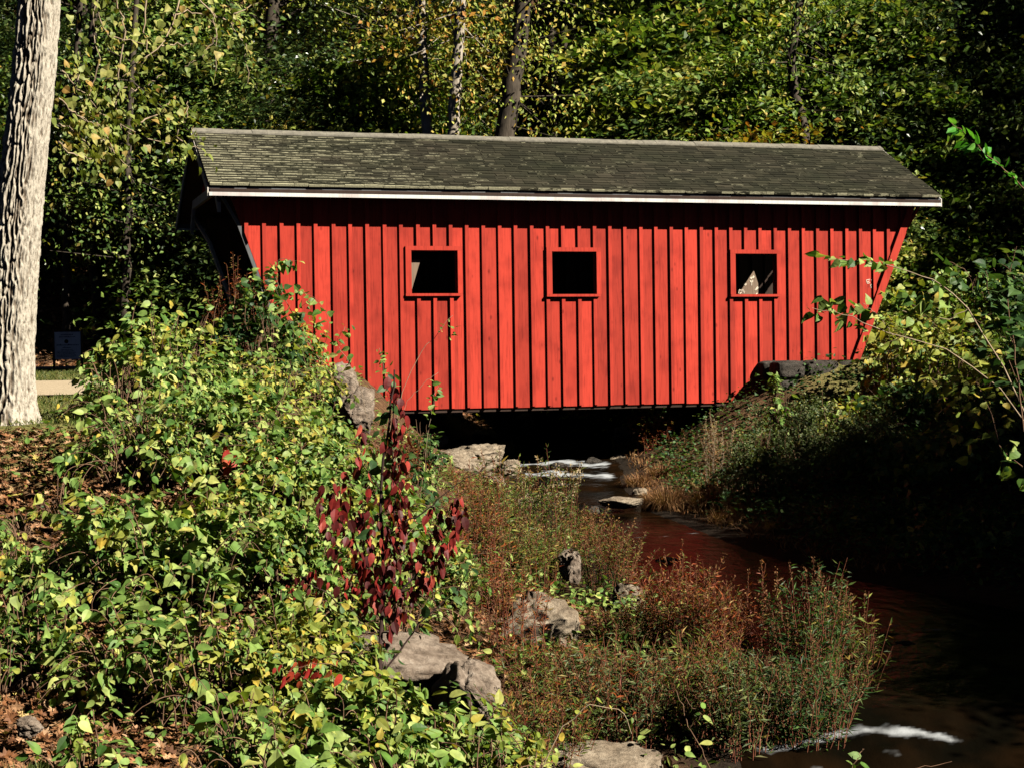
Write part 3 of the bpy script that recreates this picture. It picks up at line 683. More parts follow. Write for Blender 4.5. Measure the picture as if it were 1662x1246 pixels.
# ------------------------------------------------------------------ shrubs of the near bank
def shrub(name, label, cat, px, d, pytop, r, nsh, lsize, leafk, stemm=STEM, seed=0, T=T_OVAL, spacing=.045, group=None, second=None, **kw):
    nsh = int(nsh*1.6); r = r*1.15; lsize = min(lsize*(1.22 if lsize > .05 else 1), .112 if d > 12 else .098); spacing *= 1.12
    rs = np.random.default_rng(seed+100); a = at(px, pytop, d); x, y, top = a
    g = gz(x, y); top = max(top, g+.3)
    rt = empty(name, (x, y, g), label, cat, group)
    P = shoots(nsh, (x, y), r, top, rs, **kw)-np.array((x, y, g))
    mb = MB(); ns = int(nsh*(1-(second[1] if second else 0)))
    leaves_on(mb, T, P[:ns], rs, spacing, lsize, gap=.495)
    mb.build('leaves', L[leafk], rt)
    if second:
        m2 = MB(); leaves_on(m2, T, P[ns:], rs, spacing, lsize*second[2], gap=.495); m2.build('leaves', L[second[0]], rt)
    ms = MB(); stem_tubes(ms, P, .006, .002, 4, max(1, nsh//60)); ms.build('stems', stemm, rt)
    return rt
V = 'vine-covered bush'
shrubs = [
 # name,label,px,d,top,r,n,leaf,kind
 ('broad rounded vine bush with pale drooping leaves just right of the big trunk', 248, 17.4, 488, .74, 150, .085, 'bush'),
 ('vine bush whose arched crest stands left of the slanted portal post', 318, 18.2, 492, .75, 140, .085, 'bush'),
 ('dark leafy vine clump reaching up against the left end of the bridge', 425, 20.0, 428, .62, 120, .10, 'dark'),
 ('low trailing bush with leafy tips in front of the white notice board', 188, 16.9, 560, .45, 90, .08, 'bush'),
 ('yellow-green climbing bush against the lower left wall boards', 478, 21.4, 505, .6, 130, .075, 'yellow'),
 ('yellow-green leafy bush beside the pale boulder at the wall corner', 430, 18.6, 560, .75, 130, .075, 'yellow'),
 ('loose green bush with thin twigs below the first window', 635, 20.8, 660, .4, 60, .07, 'bush'),
 ('small fresh green bush at the lower edge of the wall left of the stream', 680, 20.6, 672, .35, 60, .075, 'dark'),
 ('dense green bush directly below the arched crest, left side', 228, 15.6, 615, .68, 150, .085, 'bush'),
 ('dense green bush with a few yellow leaves in the heart of the thicket', 290, 15.8, 610, .8, 150, .085, 'bush'),
 ('bright bush with a scarlet spray in the heart of the thicket', 405, 16.2, 615, .8, 150, .08, 'bush'),
 ('yellow-green bush left of the red-leaved sapling top', 500, 16.8, 665, .7, 150, .08, 'yellow'),
 ('dark green bush between the sapling top and the rapids', 640, 17.2, 720, .5, 100, .075, 'dark'),
 ('long-leaved vine bush spilling down in front of the leaf litter', 170, 13.6, 790, .75, 130, .095, 'bush'),
 ('vine bush with the largest pale heart leaves in the left middle', 290, 13.4, 740, .8, 150, .105, 'bush'),
 ('green bush left of the sapling trunk at mid height', 410, 13.6, 765, .75, 150, .09, 'bush'),
 ('yellow-tinged bush behind the red-leaved sapling', 520, 14.2, 790, .8, 150, .085, 'yellow'),
 ('mixed green bush right of the sapling trunk', 670, 14.6, 850, .7, 130, .08, 'bush'),
 ('low plant with single round leaves above the leaf litter at the left edge', 60, 12.0, 905, .45, 42, .11, 'bush'),
 ('spreading bush above the leaf litter in the lower left', 215, 11.6, 945, .55, 80, .09, 'bush'),
 ('leafy bush with bare brown canes in the lower left centre', 345, 11.3, 925, .7, 130, .09, 'bush'),
 ('bush with yellow leaves among the green left of the flat boulder', 455, 11.6, 940, .7, 140, .09, 'yellow'),
 ('low yellow and scarlet bush in front of the flat boulder', 540, 10.9, 1070, .5, 100, .08, 'yellow'),
 ('deep green broad-leaved bush below the sapling trunk', 610, 10.6, 1080, .55, 100, .10, 'bush'),
 ('vine bush trailing over the foot of the flat boulder', 725, 11.0, 1120, .55, 110, .085, 'bush'),
 ('low leafy bush at the bottom edge right of the leaf litter', 385, 9.6, 1110, .38, 60, .11, 'bush'),
 ('low green bush at the bottom centre left', 450, 9.6, 1100, .5, 90, .10, 'bush'),
 ('yellowing low vine near the ledge at the bottom edge', 820, 10.6, 1165, .4, 60, .085, 'yellow'),
 ('green low vine at the bottom edge below the boulder', 640, 9.6, 1160, .45, 80, .095, 'bush'),
 ('green bush in the centre of the thicket left of the sapling trunk', 480, 15.3, 690, .75, 130, .085, 'bush'),
 ('green bush behind the sapling trunk above the dark gap', 590, 15.6, 745, .7, 120, .08, 'bush'),
 ('green bush right behind the sapling trunk at mid height', 610, 13.3, 870, .6, 110, .085, 'bush'),
 ('pale vine bush crossing the top of the flat boulder at its left', 520, 12.6, 940, .55, 90, .09, 'bush'),
 ('few pale round leaves above the litter slope at the very left edge', 18, 14.6, 835, .3, 26, .1, 'bush'),
 ('thin yellowish seedling clump on the upper litter slope', 95, 14.9, 770, .28, 26, .08, 'yellow'),
 ('low green seedling clump at the very left edge below the trunk', 20, 11.8, 985, .35, 34, .09, 'bush'),
 ('small seedlings poking out of the leaf litter near the pale stone', 120, 10.2, 1130, .25, 20, .07, 'bush'),
 ('sparse seedling plants between the trunk foot and the thicket', 40, 14.0, 860, .5, 50, .09, 'bush'),
]
for i, (lab, px, d, pt, r, ns, ls, kd) in enumerate(shrubs):
    sec = {'bush': ('yellow', .22, .9), 'yellow': ('bush', .35, 1.0), 'dark': ('bush', .3, .9)}[kd]
    fm_ = (1.1, .78, .95, .68, 1.2, .85)[(i*5) % 6]
    shrub('vine_bush', lab, 'bush', px, d, pt, r, int(ns/fm_**.7), ls*fm_, kd, seed=i, spacing=.045*fm_, second=sec, group='vine bushes on the near bank', T=T_HEART if i % 4 == 2 else T_OVAL)

# right bank hedge and shrubs
rsh = [
 ('feathery grey-green bush on the right bank left of the dark hedge', 1240, 24.0, 655, .66, 260, .046, 'fine', T_LEAF, .014),
 ('taller feathery grey-green bush below the right abutment', 1325, 24.4, 635, .76, 300, .046, 'fine', T_LEAF, .014),
 ('feathery bush merging into the shaded hedge on the right bank', 1410, 23.6, 655, .7, 260, .046, 'fine', T_LEAF, .014),
 ('leafy vine growing up in front of the abutment corner', 1262, 27.0, 600, .28, 40, .10, 'bush', T_OVAL, .05),
 ('yellow-green vines over the abutment front', 1385, 26.5, 640, .7, 110, .085, 'yellow', T_HEART, .05),
 ('dark vine hedge at the right end of the abutment', 1480, 25.5, 600, .9, 150, .09, 'dark', T_HEART, .05),
 ('tall vine thicket right of the bridge with yellow patches', 1530, 27.5, 500, .9, 170, .085, 'yellow', T_HEART, .05),
 ('vine thicket at the right edge beside the bridge', 1640, 25.5, 500, .95, 170, .09, 'bush', T_HEART, .05),
 ('tall sunny vine bush right beside the slanted right end of the wall', 1470, 28.6, 478, .7, 130, .085, 'yellow', T_HEART, .05),
 ('high leafy thicket behind the arching vine', 1560, 29.5, 425, .95, 170, .09, 'bush', T_HEART, .05),
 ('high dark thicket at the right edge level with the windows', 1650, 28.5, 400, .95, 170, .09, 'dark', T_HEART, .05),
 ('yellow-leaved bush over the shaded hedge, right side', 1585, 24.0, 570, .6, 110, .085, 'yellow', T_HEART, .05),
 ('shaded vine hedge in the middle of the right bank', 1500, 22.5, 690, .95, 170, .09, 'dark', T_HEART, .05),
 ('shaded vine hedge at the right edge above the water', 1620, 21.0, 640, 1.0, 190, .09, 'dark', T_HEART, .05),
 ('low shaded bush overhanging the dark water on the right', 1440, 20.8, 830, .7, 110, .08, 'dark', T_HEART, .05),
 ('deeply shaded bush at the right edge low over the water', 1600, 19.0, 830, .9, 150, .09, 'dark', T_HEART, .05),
 ('pale green bush on the sunny grass right of the bridge wall', 1475, 36.0, 485, .9, 150, .05, 'yellow', T_LEAF, .035),
]
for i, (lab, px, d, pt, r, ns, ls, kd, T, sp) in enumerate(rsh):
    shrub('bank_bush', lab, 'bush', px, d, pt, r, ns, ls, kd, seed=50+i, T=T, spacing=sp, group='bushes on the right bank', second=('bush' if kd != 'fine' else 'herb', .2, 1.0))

# ------------------------------------------------------------------ herbs: upright stems with narrow leaves and seed spikes
def herb(label, px, d, pytop, r, n, lsize, leafk, seed, spike='seed', stemm=STEMR, spikelen=.22, spacing=.028, second=None, fluff=False, name='wild_herb', sp_frac=.7):
    rs = np.random.default_rng(seed+500); x, y, top = at(px, pytop-26, d); g = gz(x, y); top = max(top, g+.35); lsize *= 1.3; n = int(n*1.15)
    rt = empty(name, (x, y, g), label, 'wild plant', 'wild herbs by the stream')
    a = rs.uniform(0, 2*np.pi, n); rr = np.sqrt(rs.uniform(0, 1, n)); bx = x+np.cos(a)*rr*r*.8; by = y+np.sin(a)*rr*r*.8; bz = ground(bx, by, False)-.02
    H = (top-bz)*rs.uniform(.7, 1.12, n)*(1-.22*rr**2); K = 9; t = np.linspace(0, 1, K)[None, :, None]
    lean = np.stack([np.cos(a)*rr, np.sin(a)*rr, rr*0], -1)*r*.45+rs.normal(0, .06, (n, 3))*np.array((1, 1, 0))
    P = np.stack([bx, by, bz], -1)[:, None]+np.array((0, 0, 1.))*(H[:, None, None]*t)+lean[:, None]*t**1.8+rs.normal(0, .006, (n, K, 3))
    P = P-np.array((x, y, g))
    # side branchlets
    nb = n*3; j = rs.integers(0, n, nb); tb = rs.integers(3, 7, nb); b0 = P[j, tb]; aa = rs.uniform(0, 2*np.pi, nb); ln = rs.uniform(.08, .22, nb)*np.minimum(H[j], 1)
    tp = b0+np.stack([np.cos(aa)*.6, np.sin(aa)*.6, 1+0*aa], -1)*ln[:, None]; tt = np.linspace(0, 1, 5)[None, :, None]; B = b0[:, None]*(1-tt)+tp[:, None]*tt
    mb = MB(); leaves_on(mb, T_LANCE, P, rs, spacing, lsize, .1, hang=.15, rand=.6); leaves_on(mb, T_LANCE, B, rs, spacing, lsize*.8, .1, hang=.1, rand=.6); mb.build('leaves', L[leafk], rt)
    if second:
        m2 = MB(); leaves_on(m2, T_LANCE, B[::2], rs, spacing, lsize, .1, rand=.6); m2.build('leaves', L[second], rt)
    ms = MB(); stem_tubes(ms, P, .0045, .0018, 3); stem_tubes(ms, B, .002, .001, 3)
    if spike:
        k = int(n*sp_frac); tip = P[:k, -1]; dr = norm(P[:k, -1]-P[:k, -3]); m3 = ms; q_ = 34
        tq = rs.uniform(-spikelen*.8, .04, (k, q_)); wd_ = .012*(1+np.clip(-tq/spikelen, 0, 1)) if not fluff else .05
        pos = (tip[:, None]+dr[:, None]*tq[..., None]).reshape(-1, 3)+rs.normal(size=(k*q_, 3))*np.asarray(wd_).reshape(-1, 1)*.5
        scatter(m3, T_LEAF, pos, rs.normal(size=(k*q_, 3))+np.array((0, 0, .8)), rs.normal(size=(k*q_, 3))+SUNV, (.018 if not fluff else .028)*rs.uniform(.6, 1.3, k*q_), mi=1)
    ms.build('stems', [stemm, L[spike or 'seed']], rt)
    return rt
herb('tall green herb with brown seed spikes left of the low pool', 830, 18.0, 760, .38, 34, .075, 'herb', 1)
herb('tall herb topped by fluffy cream seed heads beside the pool', 893, 18.2, 768, .30, 30, .06, 'herb', 2, spike='fluff', fluff=True, spikelen=.16)
herb('reddish dry stems standing right behind the red-leaved sapling', 775, 16.4, 770, .30, 26, .05, 'rust', 3)
herb('thin green and yellow herb bed left of the upright pale boulder', 850, 16.8, 860, .42, 60, .065, 'herb', 4, second='yellow')
herb('fine brown and green herb right of the upright pale boulder', 985, 17.2, 870, .36, 60, .042, 'herb', 5, second='rust')
herb('dry red-stemmed herb in front of the sloping boulder', 838, 13.4, 900, .26, 22, .05, 'rust', 6, spikelen=.3)
herb('green herb bed below the sloping boulder', 905, 12.9, 1075, .42, 70, .055, 'herb', 7, second='rust', sp_frac=.3)
herb('rust-red herb with upright seed spikes in the centre of the near bank', 1105, 14.2, 925, .36, 52, .055, 'rust', 8, second='herb')
herb('rust and olive herb at the right flank of the red herb', 1165, 14.0, 965, .22, 30, .05, 'rust', 9, second='herb')
herb('thin lone brown spikes before the white ripples', 1232, 13.2, 935, .14, 9, .045, 'rust', 10)
herb('dark green herb with tall brown spikes at the water edge', 1312, 13.0, 945, .32, 42, .06, 'dark', 11, second='herb')
herb('bright green leafy herb leaning over the dark water', 1372, 13.2, 985, .28, 42, .06, 'herb', 12, sp_frac=.25)
herb('olive narrow-leaved herb bed at the bottom centre', 1000, 12.2, 1065, .42, 80, .06, 'fine', 13, second='rust', sp_frac=.2)
herb('green narrow-leaved herb bed below the rust-red herb', 1115, 12.3, 1060, .42, 80, .06, 'herb', 14, second='rust', sp_frac=.2)
herb('pale green willow-like herb beside the lower ripples', 1195, 12.0, 1080, .30, 52, .065, 'fine', 15, second='herb', sp_frac=.2)
herb('dark green willow-like herb above the white water', 1300, 12.2, 1075, .38, 70, .06, 'dark', 16, second='fine', sp_frac=.2)
herb('low mixed herb bed around the foot of the tall tan boulder', 880, 11.6, 1120, .36, 60, .055, 'herb', 17, second='rust', sp_frac=.2)
herb('brown seed spikes left of the slanted portal post', 385, 20.6, 455, .35, 24, .05, 'rust', 18, spikelen=.5)
herb('dry brown herb between two bushes under the first window', 640, 19.0, 720, .3, 30, .05, 'rust', 19)
herb('brown herbs beside the stones on the sunny side of the rapids', 735, 24.8, 822, .36, 26, .07, 'herb', 20, second='rust')
herb('thin dry herb on the right bank at the foot of the feathery bush', 1160, 25.0, 700, .25, 22, .06, 'straw', 21, stemm=STEMP, spike='fluff')
herb('herbs with small dull leaves under the bridge on the right bank', 1060, 31.0, 690, .5, 40, .08, 'rust', 22)
herb('yellow-green weeds left of the fluffy seed heads', 800, 19.5, 800, .35, 44, .06, 'herb', 27, second='yellow')
herb('olive weeds on the shore in front of the pool', 945, 20.2, 850, .3, 50, .05, 'herb', 28, second='rust')
herb('narrow-leaved herb bed between the sapling and the boulder', 760, 14.6, 960, .4, 60, .055, 'herb', 23, second='yellow', sp_frac=.3)
herb('brown-green herb bed on the bank right of the sloping boulder', 1030, 14.4, 1005, .36, 60, .05, 'herb', 24, second='rust', sp_frac=.4)

# ------------------------------------------------------------------ grass tufts of dry straw along the water
def tuft(label, px, d, pybase, r, n, ln, leafk, seed, group='dry grass tufts by the water'):
    rs = np.random.default_rng(seed+900); x, y, _ = at(px, pybase, d); g = gz(x, y)
    rt = empty('grass_tuft', (x, y, g), label, 'grass tuft', group)
    a = rs.uniform(0, 2*np.pi, n); rr = np.sqrt(rs.uniform(0, 1, n))*r*.4; base = np.stack([np.cos(a)*rr, np.sin(a)*rr, ground(x+np.cos(a)*rr, y+np.sin(a)*rr, False)-g-.02], -1)
    l = ln*rs.uniform(.5, 1.1, n); a2 = a+rs.normal(0, .7, n); out_ = rs.uniform(.2, 1, n)
    K = 5; t = np.linspace(0, 1, K)[None, :]
    hx = np.cos(a2)[:, None]*out_[:, None]*l[:, None]*(t**1.5); hy = np.sin(a2)[:, None]*out_[:, None]*l[:, None]*(t**1.5); hz = l[:, None]*(t*.95-out_[:, None]*.95*t**2.4)
    P = base[:, None]+np.stack([hx, hy, hz], -1); w = .004
    side = np.stack([-np.sin(a2), np.cos(a2), 0*a2], -1)[:, None]*(w*(1-t**2))[..., None]+1e-4
    v = np.stack([P-side, P+side], 2).reshape(-1, 3); i = (np.arange(n)*K*2)[:, None]+(np.arange(K-1)*2)[None]
    qd = np.stack([i, i+1, i+3, i+2], -1).reshape(-1, 4); mb = MB(); mb.add(v, [qd]); mb.build('blades', L[leafk], rt); return rt
for i, (lab, px, d, py, r, n, ln, k) in enumerate([
 ('long tuft of tan grass drooping into the pool left of the dark bank', 1085, 24.2, 850, .5, 900, .55, 'straw'),
 ('tan grass tuft on the point beside the flat grey rock', 1060, 24.6, 830, .4, 600, .42, 'straw'),
 ('rusty grass tuft below the feathery bush', 1150, 24.0, 840, .55, 900, .5, 'straw'),
 ('brown grass mound standing alone at the shaded water edge', 1262, 21.5, 915, .32, 700, .34, 'straw'),
 ('brown grass tuft higher on the bank above the lone mound', 1210, 22.8, 860, .4, 500, .4, 'straw'),
 ('dull brown grass tuft at the foot of the dark hedge', 1335, 21.8, 880, .45, 500, .42, 'straw'),
 ('sunlit tan grass tuft on the far bank under the bridge', 1010, 31.5, 735, .35, 500, .4, 'straw'),
 ('dry grass hanging over the tall tan boulder', 770, 12.1, 1090, .35, 500, .45, 'straw'),
 ('green grass tuft at the lower left corner among fallen leaves', 52, 10.0, 1195, .3, 500, .3, 'grass'),
 ('low tan grass fringe on the bare mud beside the rapids', 1035, 27.5, 770, .45, 500, .36, 'straw'),
 ('rusty grass tuft behind the mud beside the rapids', 1075, 28.2, 752, .45, 500, .42, 'straw'),
 ('thin brown grass tuft on the shore left of the lone mound', 1175, 22.6, 862, .35, 400, .36, 'straw'),
 ('pale reed stems leaning over the brown grass', 1150, 24.6, 780, .3, 60, 1.2, 'straw'),
]): tuft(lab, px, d, py, r, n, ln, k, i)

# ------------------------------------------------------------------ big furrowed trunk at the left
def big_tree():
    base = at(8, 690, 17.0); bx, by = base[0], base[1]; bz = gz(bx, by)
    rt = empty('tree', (bx, by, bz-.1), 'massive pale trunk with deeply furrowed bark at the left edge', 'tree')
    nth, nz = 300, 900; Hh = 9.0; z = np.linspace(0, 1, nz)**1.0*Hh; th = np.linspace(0, 2*np.pi, nth, endpoint=False)
    Z, TH = np.meshgrid(z, th, indexing='ij')
    # centre line leaning to the right with height
    k = (at(66, 0, 17.0)[0]-base[0])/(at(66, 0, 17.0)[2]-base[2])
    cxl = k*Z*(.55+.45*np.clip(Z/3.5, 0, 1))
    R = .262-.012*Z+.13*np.exp(-Z/.25)*(1+.35*np.sin(TH*5+1))
    P = np.stack([np.cos(TH)*2.6, np.sin(TH)*2.6, Z*2.3], -1)
    warp = (fbm(P, 2, 3)-.5)*2.6+(fbm(P*np.array((1, 1, 2.5))+9, 4, 2)-.5)*1.6
    f = TH/(2*np.pi)*24; f = f+warp
    # make periodic by mirroring the fractional ridge with a second family
    a1 = np.abs(((f) % 1)-.5)*2; f2 = TH/(2*np.pi)*24-warp*1.1+.37; a2 = np.abs((f2 % 1)-.5)*2
    plate = np.clip((np.abs(fbm(np.stack([np.cos(TH)*4, np.sin(TH)*4, Z*5], -1), 40, 3)-.5)-.012)*14, 0, 1)
    ridge = (.45+.55*plate)*np.maximum(np.clip(a1*1.25-.15, 0, 1)**.8, .75*np.clip(a2*1.3-.2, 0, 1))
    cracks = np.clip((fbm(np.stack([np.cos(TH)*5, np.sin(TH)*5, Z*7], -1), 8, 3)-.62)*6, 0, 1)
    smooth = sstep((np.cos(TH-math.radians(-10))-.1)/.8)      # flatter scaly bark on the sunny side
    fine = fbm(np.stack([np.cos(TH)*9, np.sin(TH)*9, Z*9], -1), 14, 3)-.5
    dep = .06*(1-.72*smooth)
    fine2 = fbm(np.stack([np.cos(TH)*22, np.sin(TH)*22, Z*12], -1), 15, 3)-.5
    D = R-dep*(1-ridge)-.014*cracks+.02*fine+.014*fine2*smooth
    v = np.stack([cxl+D*np.cos(TH), D*np.sin(TH), Z], -1).reshape(-1, 3)
    i = np.arange(nz-1)[:, None]*nth; j = np.arange(nth)[None]; q = np.stack([i+j, i+(j+1) % nth, i+nth+(j+1) % nth, i+nth+j], -1).reshape(-1, 4)
    mb = MB(); mb.add(v, [q], smooth=True)
    m, n, p, out = newmat('bark_furrowed'); mp = coords(n, (1, 1, .5)); nz_ = N(n, 'TexNoise', Scale=42.0, Detail=6.0, Roughness=.7); n.links.new(mp.outputs[0], nz_.inputs[0])
    at2 = N(n, 'Attribute', attribute_name='ridge'); r1 = ramp(n, [(.05, (.05, .035, .022)), (.3, (.19, .15, .11)), (.62, (.48, .43, .35))]); n.links.new(at2.outputs['Fac'], r1.inputs[0])
    r2 = ramp(n, [(.36, (.22, .2, .17)), (.5, (1, 1, 1))]); n.links.new(nz_.outputs[0], r2.inputs[0])
    n.links.new(mixc(n, .8, r1.outputs[0], r2.outputs[0], 'MULTIPLY'), p.inputs['Base Color']); p.inputs['Roughness'].default_value = .95; p.inputs['Specular IOR Level'].default_value = .1
    bump(n, p, nz_.outputs[0], .8, .012)
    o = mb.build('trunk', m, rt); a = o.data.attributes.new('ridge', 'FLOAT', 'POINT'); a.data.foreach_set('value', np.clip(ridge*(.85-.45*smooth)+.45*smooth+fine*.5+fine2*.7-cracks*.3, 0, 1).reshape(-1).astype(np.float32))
    # high limbs and crown, above the picture
    rs = np.random.default_rng(77); lm = MB(); cm = MB(); topx = k*Hh
    for j in range(12):
        z0 = rs.uniform(6.3, 9); a_ = rs.uniform(0, 2*np.pi); ln = rs.uniform(2.2, 3.6); t = np.linspace(0, 1, 8)[:, None]
        pts = np.array((k*z0, 0, z0))+t*ln*np.array((np.cos(a_), np.sin(a_), .9))+np.cumsum(rs.normal(0, .06, (8, 3)), 0)
        lm.tube(pts, np.linspace(.08, .015, 8), 6)
        for c_ in range(5):
            cc_ = pts[rs.integers(3, 8)]+rs.normal(0, .35, 3); nl_ = 150; pos = cc_+rs.normal(size=(nl_, 3))*np.array((.4, .4, .25))
            scatter(cm, T_LEAF, pos, rs.normal(size=(nl_, 3)), rs.normal(size=(nl_, 3))*.5+np.array((0, 0, 1)), .12*rs.uniform(.6, 1.1, nl_))
    lm.build('limb', BARK, rt); cm.build('crown', L['bush'], rt)
    # drooping leafy limb reaching right, across the view between trunk and roof
    lm = MB(); cm = MB(); org = np.array((bx, by, bz-.1)); s0 = np.array((k*4.7, 0, 4.7))
    rs = np.random.default_rng(5)
    pth = [(s0+org)]+[at(*q_) for q_ in ((170, -90, 17.9), (235, -60, 18.6), (300, -20, 19.2))]
    main = np.array(pth)-org; tt = np.linspace(0, 3, 16); main = np.stack([np.interp(tt, range(4), main[:, c]) for c in range(3)], -1); lm.tube(main, np.linspace(.05, .012, 16), 6)
    twigs = [[(150,-80,16.5),(157,0,16.8),(150,48,16.9),(163,95,16.9)],[(185,-80,16.8),(195,20,17),(204,50,17),(192,80,17.1)],[(300,-20,17.8),(283,30,17.6),(262,75,17.4),(205,118,17.2),(185,140,17.2)],
             [(262,75,17.4),(290,74,17.6),(312,72,17.7)],[(283,30,17.6),(300,15,17.8),(330,25,18),(350,40,18.2)],[(300,-20,17.8),(345,20,18),(352,60,18),(349,125,18.1)],[(352,60,18),(325,95,18),(300,108,18)],
             [(345,20,18),(375,40,18.2),(400,75,18.4),(402,135,18.4)],[(375,40,18.2),(385,20,18.2),(420,5,18.4)],[(185,140,17.2),(215,146,17.2),(240,138,17.3),(262,122,17.4)],[(204,50,17),(190,125,17.1),(188,180,17.2),(200,215,17.3),(225,225,17.4),(305,238,17.8),(325,243,17.9)],
             [(300,232,17.8),(285,225,17.6),(300,190,17.6),(305,165,17.7)],[(163,95,16.9),(150,140,17),(140,175,17),(165,210,17),(190,255,17.1),(210,272,17.2)],[(100,115,16.2),(120,140,16.4),(140,155,16.6),(170,190,17),(220,215,17.2)],
             [(120,140,16.4),(130,115,16.5),(137,105,16.5)],[(225,200,17.3),(262,185,17.4),(276,163,17.5)],[(95,200,16.3),(125,215,16.6),(150,240,16.8),(160,280,16.9)],[(95,160,16.2),(130,190,16.5),(160,205,16.7)],
             [(95,230,16.2),(115,250,16.4),(140,255,16.6),(178,262,16.8)],[(240,-30,17.4),(232,40,17.4),(240,90,17.4),(222,120,17.4)],[(160,20,16.8),(175,60,16.9),(235,72,17.1)],[(130,190,16.5),(170,230,16.9),(185,250,17)]]
    for tw in twigs:
        pts = np.array([at(q_[0], q_[1], q_[2]+1.4) for q_ in tw])-org; kk = len(pts); tt = np.linspace(0, kk-1, 14); pts = np.stack([np.interp(tt, range(kk), pts[:, c]) for c in range(3)], -1)
        pts[1:-1] += rs.normal(0, .012, (12, 3)); lm.tube(pts, np.linspace(.011, .004, 14), 4)
        P = pts[None]; low = np.mean([q_[1] for q_ in tw]); rep = 15 if low > 120 else 7
        for _ in range(rep):
            Q = P+rs.normal(0, .11, (1, 1, 3)); leaves_on(cm, T_HEART, Q, rs, .17, .095, .15, hang=.6, rand=.5, sun=.7, up=.3)
    lm.build('limb', STEMP, rt); cm.build('drooping_leaves', L['heart'], rt)
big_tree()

# ------------------------------------------------------------------ forest trees
def tree_proto(seed, H, trunk_r, c0, rad, ncl, nleaf, lsize, leafk, bark, spread=.55, lean=0.0, flat=.35):
    rs = np.random.default_rng(seed); K = 14; t = np.linspace(0, 1, K)
    trunk = np.stack([lean*t**1.5*H+np.cumsum(rs.normal(0, .05*H/14, K)), np.cumsum(rs.normal(0, .05*H/14, K)), t*H-.3], -1); trunk[0, :2] = 0
    tb = MB(); tb.tube(trunk, trunk_r*(1-.8*t)+trunk_r*.5*np.exp(-t*30), 12); cb = MB()
    for j in range(ncl):
        zf = c0+(1-c0)*rs.uniform(0, 1)**.9; i = zf*(K-1); b0 = np.array([np.interp(i, range(K), trunk[:, c]) for c in range(3)])
        a = rs.uniform(0, 2*np.pi); rr = rad*(1-.55*((zf-c0)/(1-c0))**1.6)*rs.uniform(.25, 1.05)
        tip = b0+np.array((np.cos(a)*rr, np.sin(a)*rr, rr*rs.uniform(-.05, .55)))
        if rr > rad*.35:
            q = np.linspace(0, 1, 7)[:, None]; pts = b0*(1-q)+tip*q+np.array((0, 0, 1))*np.sin(q*np.pi)*rr*.1+rs.normal(0, .04, (7, 3)); pts[0] = b0
            tb.tube(pts, np.linspace(max(.012, trunk_r*.22), .008, 7), 5)
        n_ = int(nleaf*rs.uniform(.5, 1.4)); sz = spread*rs.uniform(.6, 1.35)
        pos = tip+rs.normal(size=(n_, 3))*np.array((sz, sz, sz*flat)); pos[:, 2] -= .12*((pos[:, :2]-tip[:2])**2).sum(1)
        scatter(cb, T_LEAF, pos, rs.normal(size=(n_, 3))*np.array((1, 1, .4))+np.array((0, 0, -.25)), rs.normal(size=(n_, 3))*.30+np.array((0, 0, .35))+SUNV*.75, lsize*rs.uniform(.55, 1.2, n_))
    rt = bpy.data.objects.new('tree', None); C.objects.link(rt); tb.build('trunk', bark, rt); cb.build('crown', L[leafk], rt); return rt
PR = {
 'tall green': tree_proto(1, 17, .19, .14, 3.4, 160, 240, .19, 'forest', BARKD, .50),
 'tall dark': tree_proto(2, 18, .22, .18, 3.6, 160, 220, .15, 'forest_dark', BARKD, .52, lean=.04),
 'tall yellow-green': tree_proto(3, 15, .16, .16, 3.0, 130, 230, .20, 'forest_yellow', BARKD, .46, lean=-.03),
 'young green': tree_proto(4, 6.5, .06, .06, 1.9, 95, 220, .17, 'forest', BARKD, .38),
 'young dark': tree_proto(5, 6.0, .06, .06, 2.1, 130, 190, .13, 'forest_dark', BARKD, .45),
 'young yellow-green': tree_proto(6, 5.5, .05, .06, 1.7, 80, 220, .18, 'forest_yellow', BARKD, .34),
 'small orange-leaved': tree_proto(7, 3.6, .04, .10, 1.1, 50, 130, .11, 'orange', BARK, .30),
}
used = set()
def put(kind, x, y, s, label, group, sink=0, rz=None, sz=1):
    src = PR[kind]; o = src if kind not in used else copy_tree(src); used.add(kind)
    o.location = (x, y, gz(x, y)-sink); o.rotation_euler = (0, 0, random.uniform(0, 6.28) if rz is None else rz); o.scale = (s, s, s*sz)
    tag(o, label, 'tree', group); return o
def place(px, d):
    if px < 150: w = 'far left'
    elif px < 330: w = 'left of the bridge roof'
    elif px < 560: w = 'behind the left end of the roof'
    elif px < 800: w = 'above the first window'
    elif px < 1050: w = 'above the middle window'
    elif px < 1300: w = 'above the third window'
    elif px < 1480: w = 'behind the right end of the roof'
    else: w = 'at the right of the bridge'
    return w
rws = [(39.5, 2.3, ['young green', 'young dark', 'young yellow-green', 'young green']), (44, 2.6, ['young dark', 'tall green', 'young green', 'young yellow-green', 'young dark']),
       (49, 3.0, ['tall dark', 'young green', 'tall green', 'young dark']), (56, 3.6, ['tall green', 'tall dark', 'young dark', 'tall yellow-green']), (65, 4.2, ['tall dark', 'tall green', 'tall dark']), (76, 5.0, ['tall dark', 'tall green'])]
rnames = ['front row of the wood', 'second row of the wood', 'third row of the wood', 'middle of the slope', 'upper slope', 'highest on the slope']
